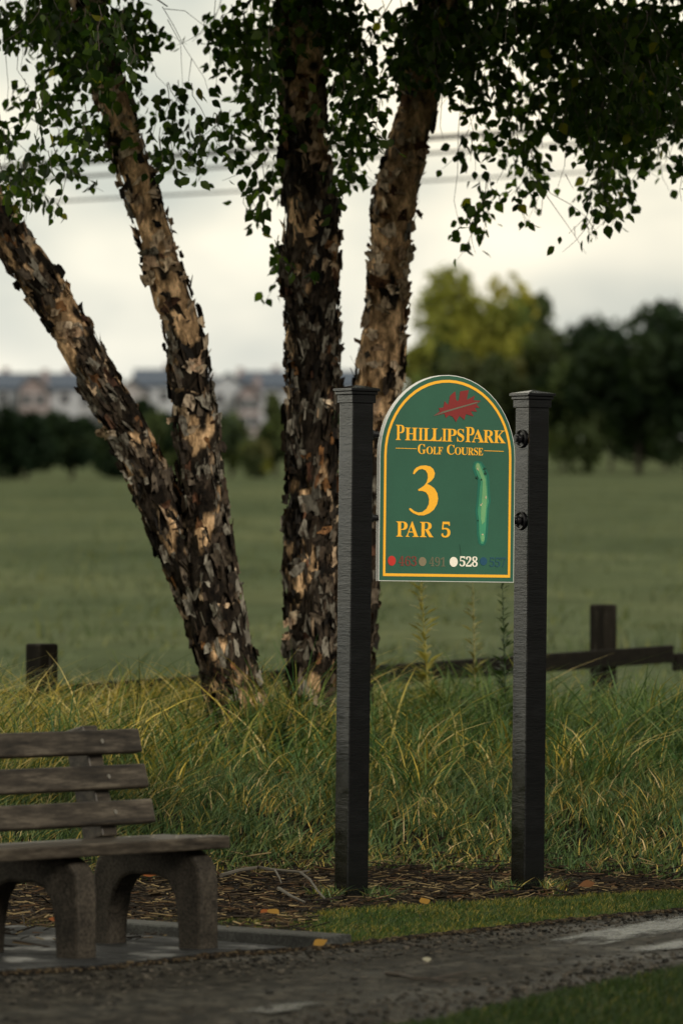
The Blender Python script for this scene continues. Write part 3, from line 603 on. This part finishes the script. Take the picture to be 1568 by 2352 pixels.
def limb(mb, p, q, r0, r1, sag=.15, n=7, j=.03):
    p, q = Vector(p), Vector(q); pts = []
    for k in range(n+1):
        t = k/n; v = p.lerp(q, t); v.z += sag*math.sin(math.pi*t); v += Vector((random.gauss(0, j), random.gauss(0, j), random.gauss(0, j)))*(0 < t < 1); pts.append(v)
    mb.tube(pts, [lerp(r0, r1, k/n) for k in range(n+1)], 7)
    return pts
def twigline(mb, pts, d, r=.0022):
    mb.tube([P(x, y, d) for x, y in pts], [lerp(r, r*.45, i/(len(pts)-1)) for i in range(len(pts))], 4)

# --- the forked birch on the left
dA = 25.0
SB = [(572, 1760, 150), (562, 1700, 140), (548, 1640, 132), (514, 1500, 136), (494, 1400, 138), (486, 1300, 118), (474, 1200, 108), (461, 1100, 102), (453, 1000, 98), (441, 900, 93), (430, 800, 94), (405, 700, 90), (375, 600, 85), (345, 500, 80), (312, 400, 78), (282, 300, 77), (250, 200, 76), (222, 100, 74), (195, 0, 70), (150, -180, 64), (95, -420, 55), (40, -760, 42)]
SA = [(512, 1500, 96), (472, 1400, 100), (430, 1300, 100), (388, 1200, 96), (345, 1100, 95), (295, 1000, 91), (242, 900, 88), (190, 800, 88), (132, 700, 88), (60, 600, 86), (-22, 480, 82), (-90, 370, 78), (-170, 220, 72), (-280, 0, 62), (-420, -300, 50)]
tree = thing('birch_tree', 'forked birch leaning left with two ragged peeling stems rising from one base', 'tree', (P(560, 1700, dA).x, dA, .3), group='birches on the bank')
def child_fix(o, root): o.matrix_parent_inverse = Matrix.Translation(-root.location)
def own(root):
    for o in list(COL.objects):
        if o.parent == root and o.matrix_parent_inverse == Matrix.Identity(4): child_fix(o, root)
FL = MB(); tb = MB()
stem(tb, FL, SB, dA, 1, lambda t: .18+.72*float(sstep(.22, .55, t)), 2300)
stem(tb, FL, SA, dA+.03, 2, lambda t: .25+.5*float(sstep(.1, .4, t)), 1900)
tr = tb.build('trunk', M_bark, tree, smooth=True); FL.build('peeling_bark', M_flake, tr, fix=False)
br = MB(); tw = MB()
limb(br, P(165, -120, dA), P(385, 15, dA-.3), .012, .003); limb(br, P(140, -200, dA), P(-60, 120, dA+.4), .018, .006, .3); limb(br, P(120, -300, dA), P(560, -60, dA+.2), .02, .006, .3); limb(br, P(-90, 370, dA), P(-40, 200, dA+.3), .02, .008)
for pts in ([(373, 15), (400, 60), (425, 110), (470, 180), (480, 215)], [(378, 20), (425, 25), (470, 60), (500, 85)], [(385, 45), (415, 100), (420, 205)], [(440, 135), (430, 210)], [(340, 120), (360, 175), (390, 205)], [(20, 60), (14, 130), (20, 200), (15, 260)], [(45, 70), (40, 160), (60, 190), (70, 200)], [(495, 0), (490, 60), (500, 110), (498, 170)], [(80, 150), (95, 180), (110, 260)]): twigline(tw, pts, dA-.2)
br.build('branches', M_bark, tree); 
foliage(tree, dA, [(60, 40, 90, 70, 2.3), (170, 50, 80, 80, 2.8), (260, 50, 75, 70, 2.6), (225, 130, 55, 60, 1.8), (310, 40, 40, 80, 1.1), (170, 150, 80, 70, 1.8), (285, 170, 55, 90, 1.3), (120, 240, 80, 60, 1.4), (190, 300, 70, 55, 1.5), (40, 330, 70, 50, 1.2), (35, 400, 60, 70, 1.5), (130, 360, 60, 40, .9), (20, 470, 40, 40, 1.0), (160, 430, 25, 20, .9), (75, 455, 25, 30, .7), (10, 250, 25, 60, .7),
    (360, 250, 50, 40, .9), (420, 250, 45, 50, 1.2), (390, 310, 60, 35, .9), (460, 310, 50, 50, 1.5), (530, 290, 40, 50, 1.1), (470, 365, 22, 35, 1.0), (350, 355, 25, 20, .8), (325, 150, 18, 50, .6)], twigs_mb=tw)
canopy(tree, (-1.5, 24.5, 5.1), (2.7, 2.9, 2.3), 10000, 11)
tag(tw.build('twigs', M_twig, tree), kind='stuff'); own(tree)

# --- the straight birch in the middle
dB = 25.3
SC = [(728, 1780, 136), (724, 1700, 124), (721, 1600, 112), (719, 1500, 112), (714, 1400, 118), (711, 1300, 120), (715, 1200, 114), (717, 1100, 116), (714, 1000, 118), (718, 900, 118), (718, 800, 124), (717, 700, 126), (716, 600, 129), (717, 500, 130), (705, 400, 108), (696, 300, 107), (691, 200, 106), (688, 100, 112), (690, 0, 112), (695, -200, 102), (700, -480, 84), (690, -850, 56)]
tree = thing('birch_tree', 'straight upright birch with thick grey scaly bark behind the left signpost', 'tree', (P(724, 1700, dB).x, dB, .3), group='birches on the bank')
FL = MB(); tb = MB(); stem(tb, FL, SC, dB, 3, lambda t: .30+.36*float(sstep(.38, .6, t)), 3400, seg=64)
tr = tb.build('trunk', M_bark, tree, smooth=True); FL.build('peeling_bark', M_flake, tr, fix=False)
br = MB(); tw = MB()
limb(br, P(690, -80, dB), P(560, 20, dB-.3), .02, .006); limb(br, P(695, -150, dB), P(830, 0, dB+.3), .02, .006); limb(br, P(695, -250, dB), P(480, -100, dB+.2), .02, .006)
for pts in ([(905, -10), (870, 50), (845, 120)], [(960, 5), (900, 55), (850, 110)], [(640, 540), (632, 575), (636, 600)], [(600, 150), (590, 230), (600, 330), (580, 440)]): twigline(tw, pts, dB-.3, .003)
br.build('branches', M_bark, tree)
foliage(tree, dB, [(560, 90, 70, 60, 1.8), (510, 60, 40, 40, 1.0), (600, 60, 40, 80, 2.4), (540, 160, 50, 50, 1.4), (600, 190, 40, 80, 2.0), (595, 260, 26, 40, .9), (615, 310, 30, 60, 1.6), (615, 390, 30, 50, 1.5), (590, 430, 30, 30, 1.2), (570, 490, 32, 38, 1.3), (640, 575, 8, 12, .5), (645, 620, 8, 10, .5), (480, 100, 18, 30, .7),
    (785, 60, 55, 90, 2.8), (795, 180, 50, 90, 2.6), (800, 290, 45, 70, 2.4), (795, 380, 30, 60, 2.2), (785, 440, 18, 35, 1.6), (850, 200, 35, 70, 1.0), (855, 270, 30, 35, 1.0), (835, 100, 40, 60, 1.3), (690, 20, 75, 50, 3.0)], twigs_mb=tw)
canopy(tree, (.1, 25.2, 5.6), (2.5, 3.0, 2.5), 10000, 12)
tag(tw.build('twigs', M_twig, tree), kind='stuff'); own(tree)

# --- the birch leaning right
dC = 25.7
SD = [(785, 1780, 124), (790, 1650, 112), (808, 1400, 112), (828, 1200, 110), (850, 1000, 108), (868, 900, 106), (873, 830, 110), (886, 740, 98), (891, 640, 95), (898, 560, 98), (904, 480, 102), (918, 400, 100), (945, 310, 84), (967, 200, 84), (985, 100, 86), (1005, 0, 82), (1050, -200, 72), (1120, -500, 58), (1200, -850, 40)]
tree = thing('birch_tree', 'birch leaning right with cream and salmon peeling bark behind the left signpost', 'tree', (P(795, 1650, dC).x, dC, .3), group='birches on the bank')
FL = MB(); tb = MB(); stem(tb, FL, SD, dC, 4, lambda t: .27+.72*float(sstep(.2, .42, t)), 2600)
tr = tb.build('trunk', M_bark, tree, smooth=True); FL.build('peeling_bark', M_flake, tr, fix=False)
br = MB(); tw = MB()
limb(br, P(1020, -60, dC), P(1330, 60, dC-.4), .022, .007, .2); limb(br, P(1050, -200, dC), P(1590, 60, dC+.2), .028, .01, .4); limb(br, P(1015, -40, dC), P(1200, 160, dC+.3), .016, .006, .15); limb(br, P(1080, -300, dC), P(1480, -40, dC-.5), .02, .008, .3)
for pts in ([(1200, 260), (1215, 340), (1240, 420), (1265, 445), (1310, 470), (1345, 498), (1350, 530), (1372, 548)], [(1240, 420), (1256, 452), (1290, 500), (1318, 540), (1345, 583)], [(1345, 498), (1356, 515), (1366, 530), (1367, 552)], [(1318, 520), (1320, 545)], [(1060, 220), (1052, 300), (1050, 400), (1042, 460), (1055, 520)], [(1068, 225), (1086, 300), (1080, 370)], [(1180, 300), (1160, 380), (1140, 420)], [(1300, 250), (1296, 380), (1280, 430)], [(1297, 400), (1316, 435)], [(1226, 430), (1228, 490)], [(1246, 445), (1242, 495)], [(1016, 200), (1010, 290), (1018, 320)], [(1025, 200), (1036, 260)],
            [(1200, 130), (1240, 145), (1275, 146)], [(1180, 200), (1210, 270), (1220, 330)]): twigline(tw, pts, dC-.4, .0026)
br.build('branches', M_bark, tree)
foliage(tree, dC-.1, [(930, 60, 60, 60, 1.4), (985, 80, 75, 80, 3.2), (960, 150, 50, 50, 2.4), (1040, 150, 40, 60, 1.6), (1010, 30, 60, 40, 2.2), (915, 150, 25, 40, 1.0), (1100, 50, 100, 80, 3.0), (1250, 40, 110, 80, 3.0), (1400, 60, 120, 90, 3.4), (1530, 80, 90, 100, 3.4), (1090, 150, 60, 55, 2.0), (1150, 190, 50, 50, 1.6), (1120, 230, 50, 50, 1.4), (1060, 190, 24, 30, 1.0),
    (1290, 140, 80, 60, 2.2), (1400, 190, 110, 90, 3.2), (1510, 210, 90, 100, 3.4), (1230, 240, 60, 45, 1.6), (1280, 260, 60, 60, 2.0), (1350, 270, 70, 70, 2.4), (1400, 320, 50, 70, 2.2), (1520, 300, 50, 50, 1.4), (1565, 300, 30, 50, 1.4), (1460, 270, 60, 50, 1.8), (1400, 400, 36, 60, 2.2), (1375, 450, 34, 40, 1.5), (1420, 440, 26, 30, 1.2), (1348, 510, 13, 26, 1.0), (1410, 470, 14, 20, .7), (1500, 345, 26, 22, 1.0), (1470, 370, 14, 14, .6), (1562, 395, 12, 24, .8), (1520, 320, 30, 18, .8),
    (1190, 250, 40, 50, 1.2), (1140, 340, 60, 30, 1.2), (1170, 360, 36, 30, .9), (1210, 330, 36, 45, 1.3), (1230, 390, 34, 40, 1.5), (1080, 350, 22, 28, .9), (1245, 420, 20, 20, .9), (1100, 445, 32, 25, 1.1), (1140, 460, 40, 26, 1.0), (1100, 490, 25, 30, 1.0), (1180, 460, 20, 10, .6), (1086, 525, 10, 12, .6)], twigs_mb=tw)
canopy(tree, (1.9, 24.5, 5.1), (2.9, 3.2, 2.3), 13000, 13)
tag(tw.build('twigs', M_twig, tree), kind='stuff'); own(tree)

# ------------------------------------------------------------------ fence
f0, f1 = Vector((-1.42, 27, 0)), Vector((1.47, 32, 0)); fd = (f1-f0).normalized()
fence = thing('rail_fence', 'low dark weathered timber rail fence beyond the birches', 'fence', (f0.x, f0.y, hz(f0.x, f0.y)))
yawf = math.atan2(fd.y, fd.x); flen = (f1-f0).length; own_f = []
for k in (-1, 0, .5, 1, 1.5):
    p = f0+fd*flen*k; top = {0: P(95, 1478, 27).z, 1: P(1383, 1388, 32).z}.get(k, lerp(P(95, 1478, 27).z, P(1383, 1388, 32).z, k))
    if k == .5: top -= .13
    M = Matrix.Translation((p.x, p.y, 0)) @ Matrix.Rotation(yawf-R(12), 4, 'Z'); m = MB(); m.box(-.057, .057, -.057, .057, -.2, top, M); m.build('post', M_fence, fence, bevel=.012)
for (k0, k1, dz) in ((-1, 0, 0), (0, .5, .01), (.5, 1.12, 0), (1.12, 1.6, -.05)):
    p, q = f0+fd*flen*k0, f0+fd*flen*k1; zf = lambda k: lerp(P(95, 1590, 27).z, P(1383, 1500, 32).z, k)
    n_ = Vector((fd.y, -fd.x, 0))*.088; a_, b_ = p+n_, q+n_; a_.z, b_.z = zf(k0)+dz-.025, zf(k1)+dz-.025
    d = (b_-a_); M = Matrix.Translation(a_) @ d.to_track_quat('X', 'Z').to_matrix().to_4x4(); m = MB(); m.box(-.04 if dz == 0 else .02, d.length-.02, -.02, .02, -.05, .05, M); m.build('rail', M_rail, fence, bevel=.008)
own(fence)

# ------------------------------------------------------------------ weeds standing in the bank grass
def weed(px, py_top, d, py_base, label, col, wid, n=150, lean=0):
    b = P(px-lean, py_base, d); t = P(px, py_top, d); b.z = hz(b.x, d)
    w = thing('weed_plant', label, 'weed', b); m = MB(); m.tube([(0, 0, -.02), (t-b)*.5, t-b], [.005, .004, .0015], 5, tint=col); m.build('stem', M_tint, w)
    m = MB()
    for i in range(n):
        u = random.uniform(.12, 1); p = (t-b)*u; a_ = random.uniform(0, 6.28); l = wid*(1.15-u*.75)*random.uniform(.35, 1.35); dr = Vector((math.cos(a_), math.sin(a_), random.uniform(.15, .8))).normalized(); s = dr.cross(Vector((0, 0, 1))).normalized()*l*.09
        e = p+dr*l; e.z -= l*.12; mid = p.lerp(e, .5)+Vector((0, 0, l*.1)); jc = random.uniform(.7, 1.25); c = tuple(x*jc for x in col)
        m.add([p, mid-s, e, mid+s], [(0, 1, 2, 3)], c)
    m.build('leaves', M_grass, w, fix=False)
weed(966, 1338, 26.3, 1560, 'yellowing feathery weed standing under the sign board', (.24, .22, .05), .14, 170, -25)
weed(1085, 1330, 26.6, 1560, 'thin pale feathery weed under the right half of the sign board', (.2, .19, .07), .11, 110, -8)
weed(1152, 1310, 25.6, 1500, 'dark green bushy weed close to the left side of the right signpost', (.03, .055, .018), .10, 180, -12)
weed(648, 1660, 24.4, 1790, 'broad dark green weed between the two birch bases', (.03, .06, .02), .12, 200, 6)

# ------------------------------------------------------------------ overhead wires
for lab, pts, d, r in (('thick dark overhead cable, topmost of the three', [(220, 370), (580, 348), (844, 328), (1010, 314), (1199, 300), (1334, 293)], 58, .026), ('overhead cable in the middle of the three', [(150, 408), (350, 393), (590, 379), (834, 363), (1054, 349), (1314, 330)], 60, .016), ('thin pale overhead cable, lowest of the three', [(30, 468), (275, 453), (565, 440), (824, 425), (1124, 408), (1359, 395), (1549, 384)], 62, .012)):
    x0, y0, x1, y1 = pts[0][0], pts[0][1], pts[-1][0], pts[-1][1]; sl_ = (y1-y0)/(x1-x0); q = [(x, y0+sl_*(x-x0)) for x in np.linspace(-5200, 6800, 25)]
    m = MB(); m.tube([P(x, y, d) for x, y in q], r, 8); tag(m.build('overhead_cable', M_cable, smooth=True), lab, 'cable', 'overhead cables across the sky')

# ------------------------------------------------------------------ far trees and shrubs
def far_tree(name, px, d, w_px, top, low, label, group, cols, n=2600, trunk=True, lobes=16, seed=1, cat='tree', leaf=(.35, .65)):
    g = np.random.default_rng(seed); c = P(px, top, d); gz = hz(c.x, d); k = d/F; wid = w_px*k/2; ztop = c.z; zlow = P(px, low, d).z if low else gz
    t = thing(name, label, cat, (c.x, d, gz), group=group); hgt = ztop-zlow; ctr = np.array([0, 0, (zlow+ztop)/2-gz])
    lc = g.normal(0, 1, (lobes, 3)); lc /= np.linalg.norm(lc, axis=1, keepdims=True); lc *= g.uniform(.25, .72, (lobes, 1)); lr = g.uniform(.28, .5, lobes)
    i = g.integers(0, lobes, n); q = g.normal(0, 1, (n, 3)); q /= np.linalg.norm(q, axis=1, keepdims=True); q *= g.random((n, 1))**.35*lr[i][:, None]
    p = (lc[i]+q)*np.array([wid, wid, hgt/2])*1.05+ctr; s = g.uniform(*leaf, n)
    A = g.normal(0, 1, (n, 3)); A /= np.linalg.norm(A, axis=1, keepdims=True); B = np.cross(A, g.normal(0, 1, (n, 3))); B /= np.linalg.norm(B, axis=1, keepdims=True)
    V = np.stack([p-A*s[:, None]*.5, p+B*s[:, None]*.35, p+A*s[:, None]*.5, p-B*s[:, None]*.35], 1).reshape(-1, 3)
    C = np.array(cols)[(g.integers(0, len(cols), lobes))[i]]*g.uniform(.7, 1.3, (n, 1))
    np_mesh('foliage', V, np.arange(n*4).reshape(-1, 4), np.repeat(C, 4, 0), M_far, t)
    m = MB(); r = max(.1, wid*.05)
    m.tube([(0, 0, -.3), (0, 0, (zlow-gz)*.6), (.2, 0, (zlow-gz)+hgt*.45)], [r*1.3, r, r*.5], 7)
    for _ in range(4 if trunk else 2):
        a_ = random.uniform(0, 6.28); z0 = (zlow-gz)+hgt*random.uniform(.1, .3); m.tube([(0, 0, z0), (math.cos(a_)*wid*.5, math.sin(a_)*wid*.5, z0+hgt*.35)], [r*.5, r*.15], 5)
    m.build('trunk', M_twig, t)
DK = [(.016, .028, .014), (.022, .035, .017), (.012, .022, .012)]; MD = [(.055, .075, .032), (.07, .09, .036), (.045, .064, .034)]; YL = [(.21, .21, .04), (.16, .17, .04), (.27, .25, .05), (.09, .12, .035)]; OL = [(.07, .08, .035), (.05, .065, .03), (.09, .09, .04)]
TG, HG = 'trees on the right edge of the field', 'shrubs along the left edge of the field'
far_tree('leafy_tree', 1085, 300, 310, 588, 1000, 'tall yellow green tree rising over the others behind the sign', TG, YL, 6500, seed=21, lobes=24)
far_tree('leafy_tree', 1215, 310, 120, 642, 900, 'small dark green tree top beside the tall yellow green tree', TG, MD, 1200, seed=22)
far_tree('leafy_tree', 985, 290, 160, 770, 1060, 'pale green bushy tree left of the arched sign top', TG, YL[1:]+MD, 2400, seed=23)
far_tree('leafy_tree', 1110, 285, 230, 775, 1068, 'olive green bushy tree directly behind the arched sign top', TG, OL, 3200, seed=24)
far_tree('leafy_tree', 1230, 290, 260, 755, 1070, 'dull green rounded tree behind the right signpost', TG, OL+DK, 3200, seed=25)
far_tree('leafy_tree', 1345, 280, 300, 728, 1064, 'dark green broad tree right of the right signpost', TG, DK+MD[:1], 4200, seed=26)
far_tree('leafy_tree', 1465, 270, 320, 682, 1058, 'darkest and broadest tree near the right edge of the photo', TG, DK, 5600, seed=27)
far_tree('leafy_tree', 1580, 265, 280, 700, 1056, 'dark tree cut off by the right edge of the photo', TG, DK, 4200, seed=28)
far_tree('leafy_tree', 1292, 315, 190, 752, 1062, 'deep green tree filling the gap right of the right signpost top', TG, DK+MD[:1], 3200, seed=31)
far_tree('leafy_tree', 1402, 318, 200, 706, 1062, 'deep green tree between the two broadest dark trees on the right', TG, DK, 3600, seed=32)
far_tree('leafy_tree', 1526, 310, 190, 694, 1062, 'deep green tree behind the last two dark trees at the right edge', TG, DK, 3200, seed=33)
far_tree('leafy_tree', 1700, 275, 220, 720, 1010, 'dark tree just past the right edge of the photo', TG, DK, 2600, seed=29)
for i, (px, d, w, top, lab, cols) in enumerate([(-60, 235, 220, 915, 'dark shrub cut off by the left edge of the photo', DK), (60, 232, 190, 925, 'very dark broad shrub left of the leaning birch stem', DK), (165, 236, 170, 935, 'dark green shrub just left of the leaning birch stem', DK), (265, 240, 140, 950, 'dark bluish green shrub right behind the leaning birch stem', DK+MD[:1]), (345, 245, 130, 915, 'dull green shrub seen in the fork between the two leaning stems', MD+DK[:1]),
        (430, 250, 120, 950, 'green shrub hidden behind the right stem of the forked birch', MD), (530, 252, 110, 930, 'mid green shrub just right of the forked birch', MD), (590, 245, 90, 1000, 'low yellowish shrub in front of the row', OL+YL[1:2]), (630, 255, 120, 905, 'green shrub beside the straight birch trunk', MD), (800, 250, 150, 900, 'green shrub between the straight birch and the left signpost', MD), (920, 262, 130, 860, 'green shrub against the left side of the arched sign', MD+OL)]):
    far_tree('shrub', px, d, w, top, None, lab, HG, cols, 2200, False, 14, 40+i, 'shrub', (.3, .5))

# ------------------------------------------------------------------ far houses
HS = {}
def house(px, w_px, top, d, wall, roof, label, gable=False, wing=None):
    c = P(px, top, d); gz = hz(c.x, d)-.3; k = d/F; w = w_px*k; dep = 9.0; H = c.z-gz; rh = H*.17; wh = H-rh
    h = thing('house', label, 'house', (c.x, d, gz), group='houses beyond the field')
    m = MB(); m.box(-w/2, w/2, 0, dep, 0, wh)
    if gable: m.prism([(-w/2, wh), (w/2, wh), (0, H-.1)], 'y', 0.01, dep)
    else:
        for x0, x1 in ((-w/2, -w/2+.2), (w/2-.2, w/2)): m.prism([(0, wh), (dep, wh), (dep/2, H-.1)], 'x', x0, x1)
    m.build('wall', wall, h)
    m = MB()
    if gable:
        for s in (-1, 1): m.prism([(s*(w/2+.35), wh-.18), (0, H), (0, H+.22), (s*(w/2+.35), wh+.06)], 'y', -.4, dep+.4)
    else:
        for y0, y1 in ((-.4, dep/2), (dep+.4, dep/2)): m.prism([(y0, wh-.15), (y1, H), (y1, H+.22), (y0, wh+.08)], 'x', -w/2-.3, w/2+.3)
    r = m.build('roof', roof, h)
    m = MB(); m.box(w*.2, w*.2+.7, dep*.55, dep*.55+.7, wh, H+.8); m.build('chimney', HM['brick'], r)
    nc = max(2, int(w/2.4))
    for i in range(nc):
        for z in (wh*.08+.7, wh*.42+.5, wh*.74+.2):
            x = -w/2+(i+.5)*w/nc; m = MB(); m.box(x-.55, x+.55, -.06, .02, z, z+1.3); f = m.build('window', HM['trim'], h)
            m = MB(); m.box(x-.45, x+.45, -.075, -.062, z+.1, z+1.2); m.build('pane', M_pane, f)
HM = {k: Mat(k+' hazed house finish', c, .8).m for k, c in dict(white=(.36, .38, .41), cream=(.33, .34, .35), grey=(.25, .27, .30), brick=(.22, .18, .18), pink=(.29, .275, .28), trim=(.4, .4, .42)).items()}  # distance haze put into the wall colours: dimmed and blued
SL = Mat('hazed slate roof', (.045, .065, .10), .7).m; SL2 = Mat('hazed grey brown roof', (.08, .09, .11), .7).m  # roof colours blued to stand in for haze in the air
house(-30, 150, 858, 600, HM['grey'], SL, 'grey house with dark roof at the left edge of the photo')
house(78, 62, 862, 592, HM['brick'], SL2, 'narrow brick gabled house among dark roofed white ones on the left', True)
house(120, 120, 858, 600, HM['white'], SL, 'white house with dark roof right of the narrow brick gable')
house(222, 95, 866, 604, HM['cream'], SL2, 'cream house half hidden behind the leaning birch stem')
house(303, 75, 872, 598, HM['pink'], SL2, 'pinkish house with brown roof between the two birch stems', True)
house(355, 90, 849, 600, HM['white'], SL, 'white house with blue black roof between the two birch stems')
house(448, 110, 866, 602, HM['grey'], SL2, 'grey house behind the right stem of the forked birch')
house(525, 85, 858, 600, HM['white'], SL, 'white gabled house right of the forked birch', True)
house(572, 48, 878, 594, HM['brick'], SL2, 'slim red brick house with low roof right of the white gable', True)
house(606, 95, 854, 602, HM['white'], SL, 'wide white house with blue black roof left of the straight birch')
house(720, 130, 860, 602, HM['cream'], SL2, 'cream house behind the straight birch trunk')
house(822, 95, 852, 600, HM['white'], SL, 'white house with dark roof seen over the left signpost')

# ------------------------------------------------------------------ fallen leaves and sticks
def fallen(px, py, label, col, s=.05, z=.0, grp=None):
    g = G(px, py); g.z = hz(g.x, g.y)+z; m = MB(); a_ = random.uniform(0, 6.28)
    out = [(0, -.5), (.22, -.34), (.4, -.12), (.34, .1), (.2, .3), (0, .55), (-.2, .3), (-.36, .08), (-.38, -.14), (-.2, -.34)]
    top = [Vector((x*math.cos(a_)-y*math.sin(a_), x*math.sin(a_)+y*math.cos(a_), .18*abs(x)+.12*y*y))*s for x, y in out]; Mx = Matrix.Rotation(random.uniform(.2, .6), 3, 'X')
    top = [Mx @ v+Vector((0, 0, s*.3)) for v in top]; cen = sum(top, Vector())/10-Vector((0, 0, s*.06)); vs = [v+g for v in top]+[cen+g]
    m.add(vs, [(i, (i+1) % 10, 10) for i in range(10)], col); tag(m.build('fallen_leaf', M_litter, fix=False), label, 'leaf', grp)
OR, YE, BR = (.15, .045, .01), (.18, .10, .018), (.09, .04, .016)
for a_ in ((652, 1966, 'orange fallen leaf lying in the rough grass left of the left signpost', OR, .06, .06), (610, 2118, 'orange fallen leaf on the mulch in front of the kerb edging', OR, .05, .02), (628, 2120, 'yellow fallen leaf on the mulch beside an orange one', YE, .055, .02), (1347, 2066, 'large rusty fallen leaf on the lawn right of the right signpost', BR, .06, .035), (974, 2104, 'yellow fallen leaf on the lawn strip between the signposts', YE, .05, .035), (735, 2192, 'yellow brown fallen leaf on the path edge below the lawn corner', YE, .05, .02), (980, 2228, 'pale fallen leaf on the wet path between the signposts', (.2, .19, .14), .035, .02), (342, 2040, 'orange fallen leaf under the bench seen through the arch', OR, .06, .03), (132, 2150, 'orange brown fallen leaf behind the left bench support', OR, .07, .03)): fallen(*a_)
def stick(name, pts, r, label, z=.03, forks=()):
    m = MB(); g = [G(x, y) for x, y in pts]; g = [Vector((p.x, p.y, hz(p.x, p.y)+z)) for p in g]; m.tube(g, [lerp(r, r*.4, i/(len(g)-1)) for i in range(len(g))], 6)
    for f in forks:
        q = [G(x, y) for x, y in f]; m.tube([Vector((p.x, p.y, hz(p.x, p.y)+z)) for p in q], [r*.6, r*.4, r*.3][:len(q)], 5)
    return tag(m.build(name, M_stick if 'grey' in label else M_twig), label, 'stick')
M_stick = Mat('grey dead wood', (.075, .065, .05), .8).m
stick('fallen_stick', [(886, 2253), (920, 2256), (950, 2264), (990, 2266), (1030, 2258), (1076, 2247)], .006, 'thin dark forked stick lying across the wet path', .022, [[(990, 2266), (1020, 2270), (1052, 2268)]])
stick('fallen_branch', [(508, 2042), (548, 2030), (592, 2022), (632, 2029), (690, 2034), (712, 2052), (730, 2080), (745, 2096)], .008, 'grey dead forked branch lying on the mulch left of the left signpost', .05, [[(632, 2029), (642, 2048), (646, 2060)], [(692, 2034), (710, 2030)]])
stick('fallen_stick', [(640, 2066), (672, 2086), (700, 2098)], .007, 'short grey stick on the mulch below the dead branch', .04)
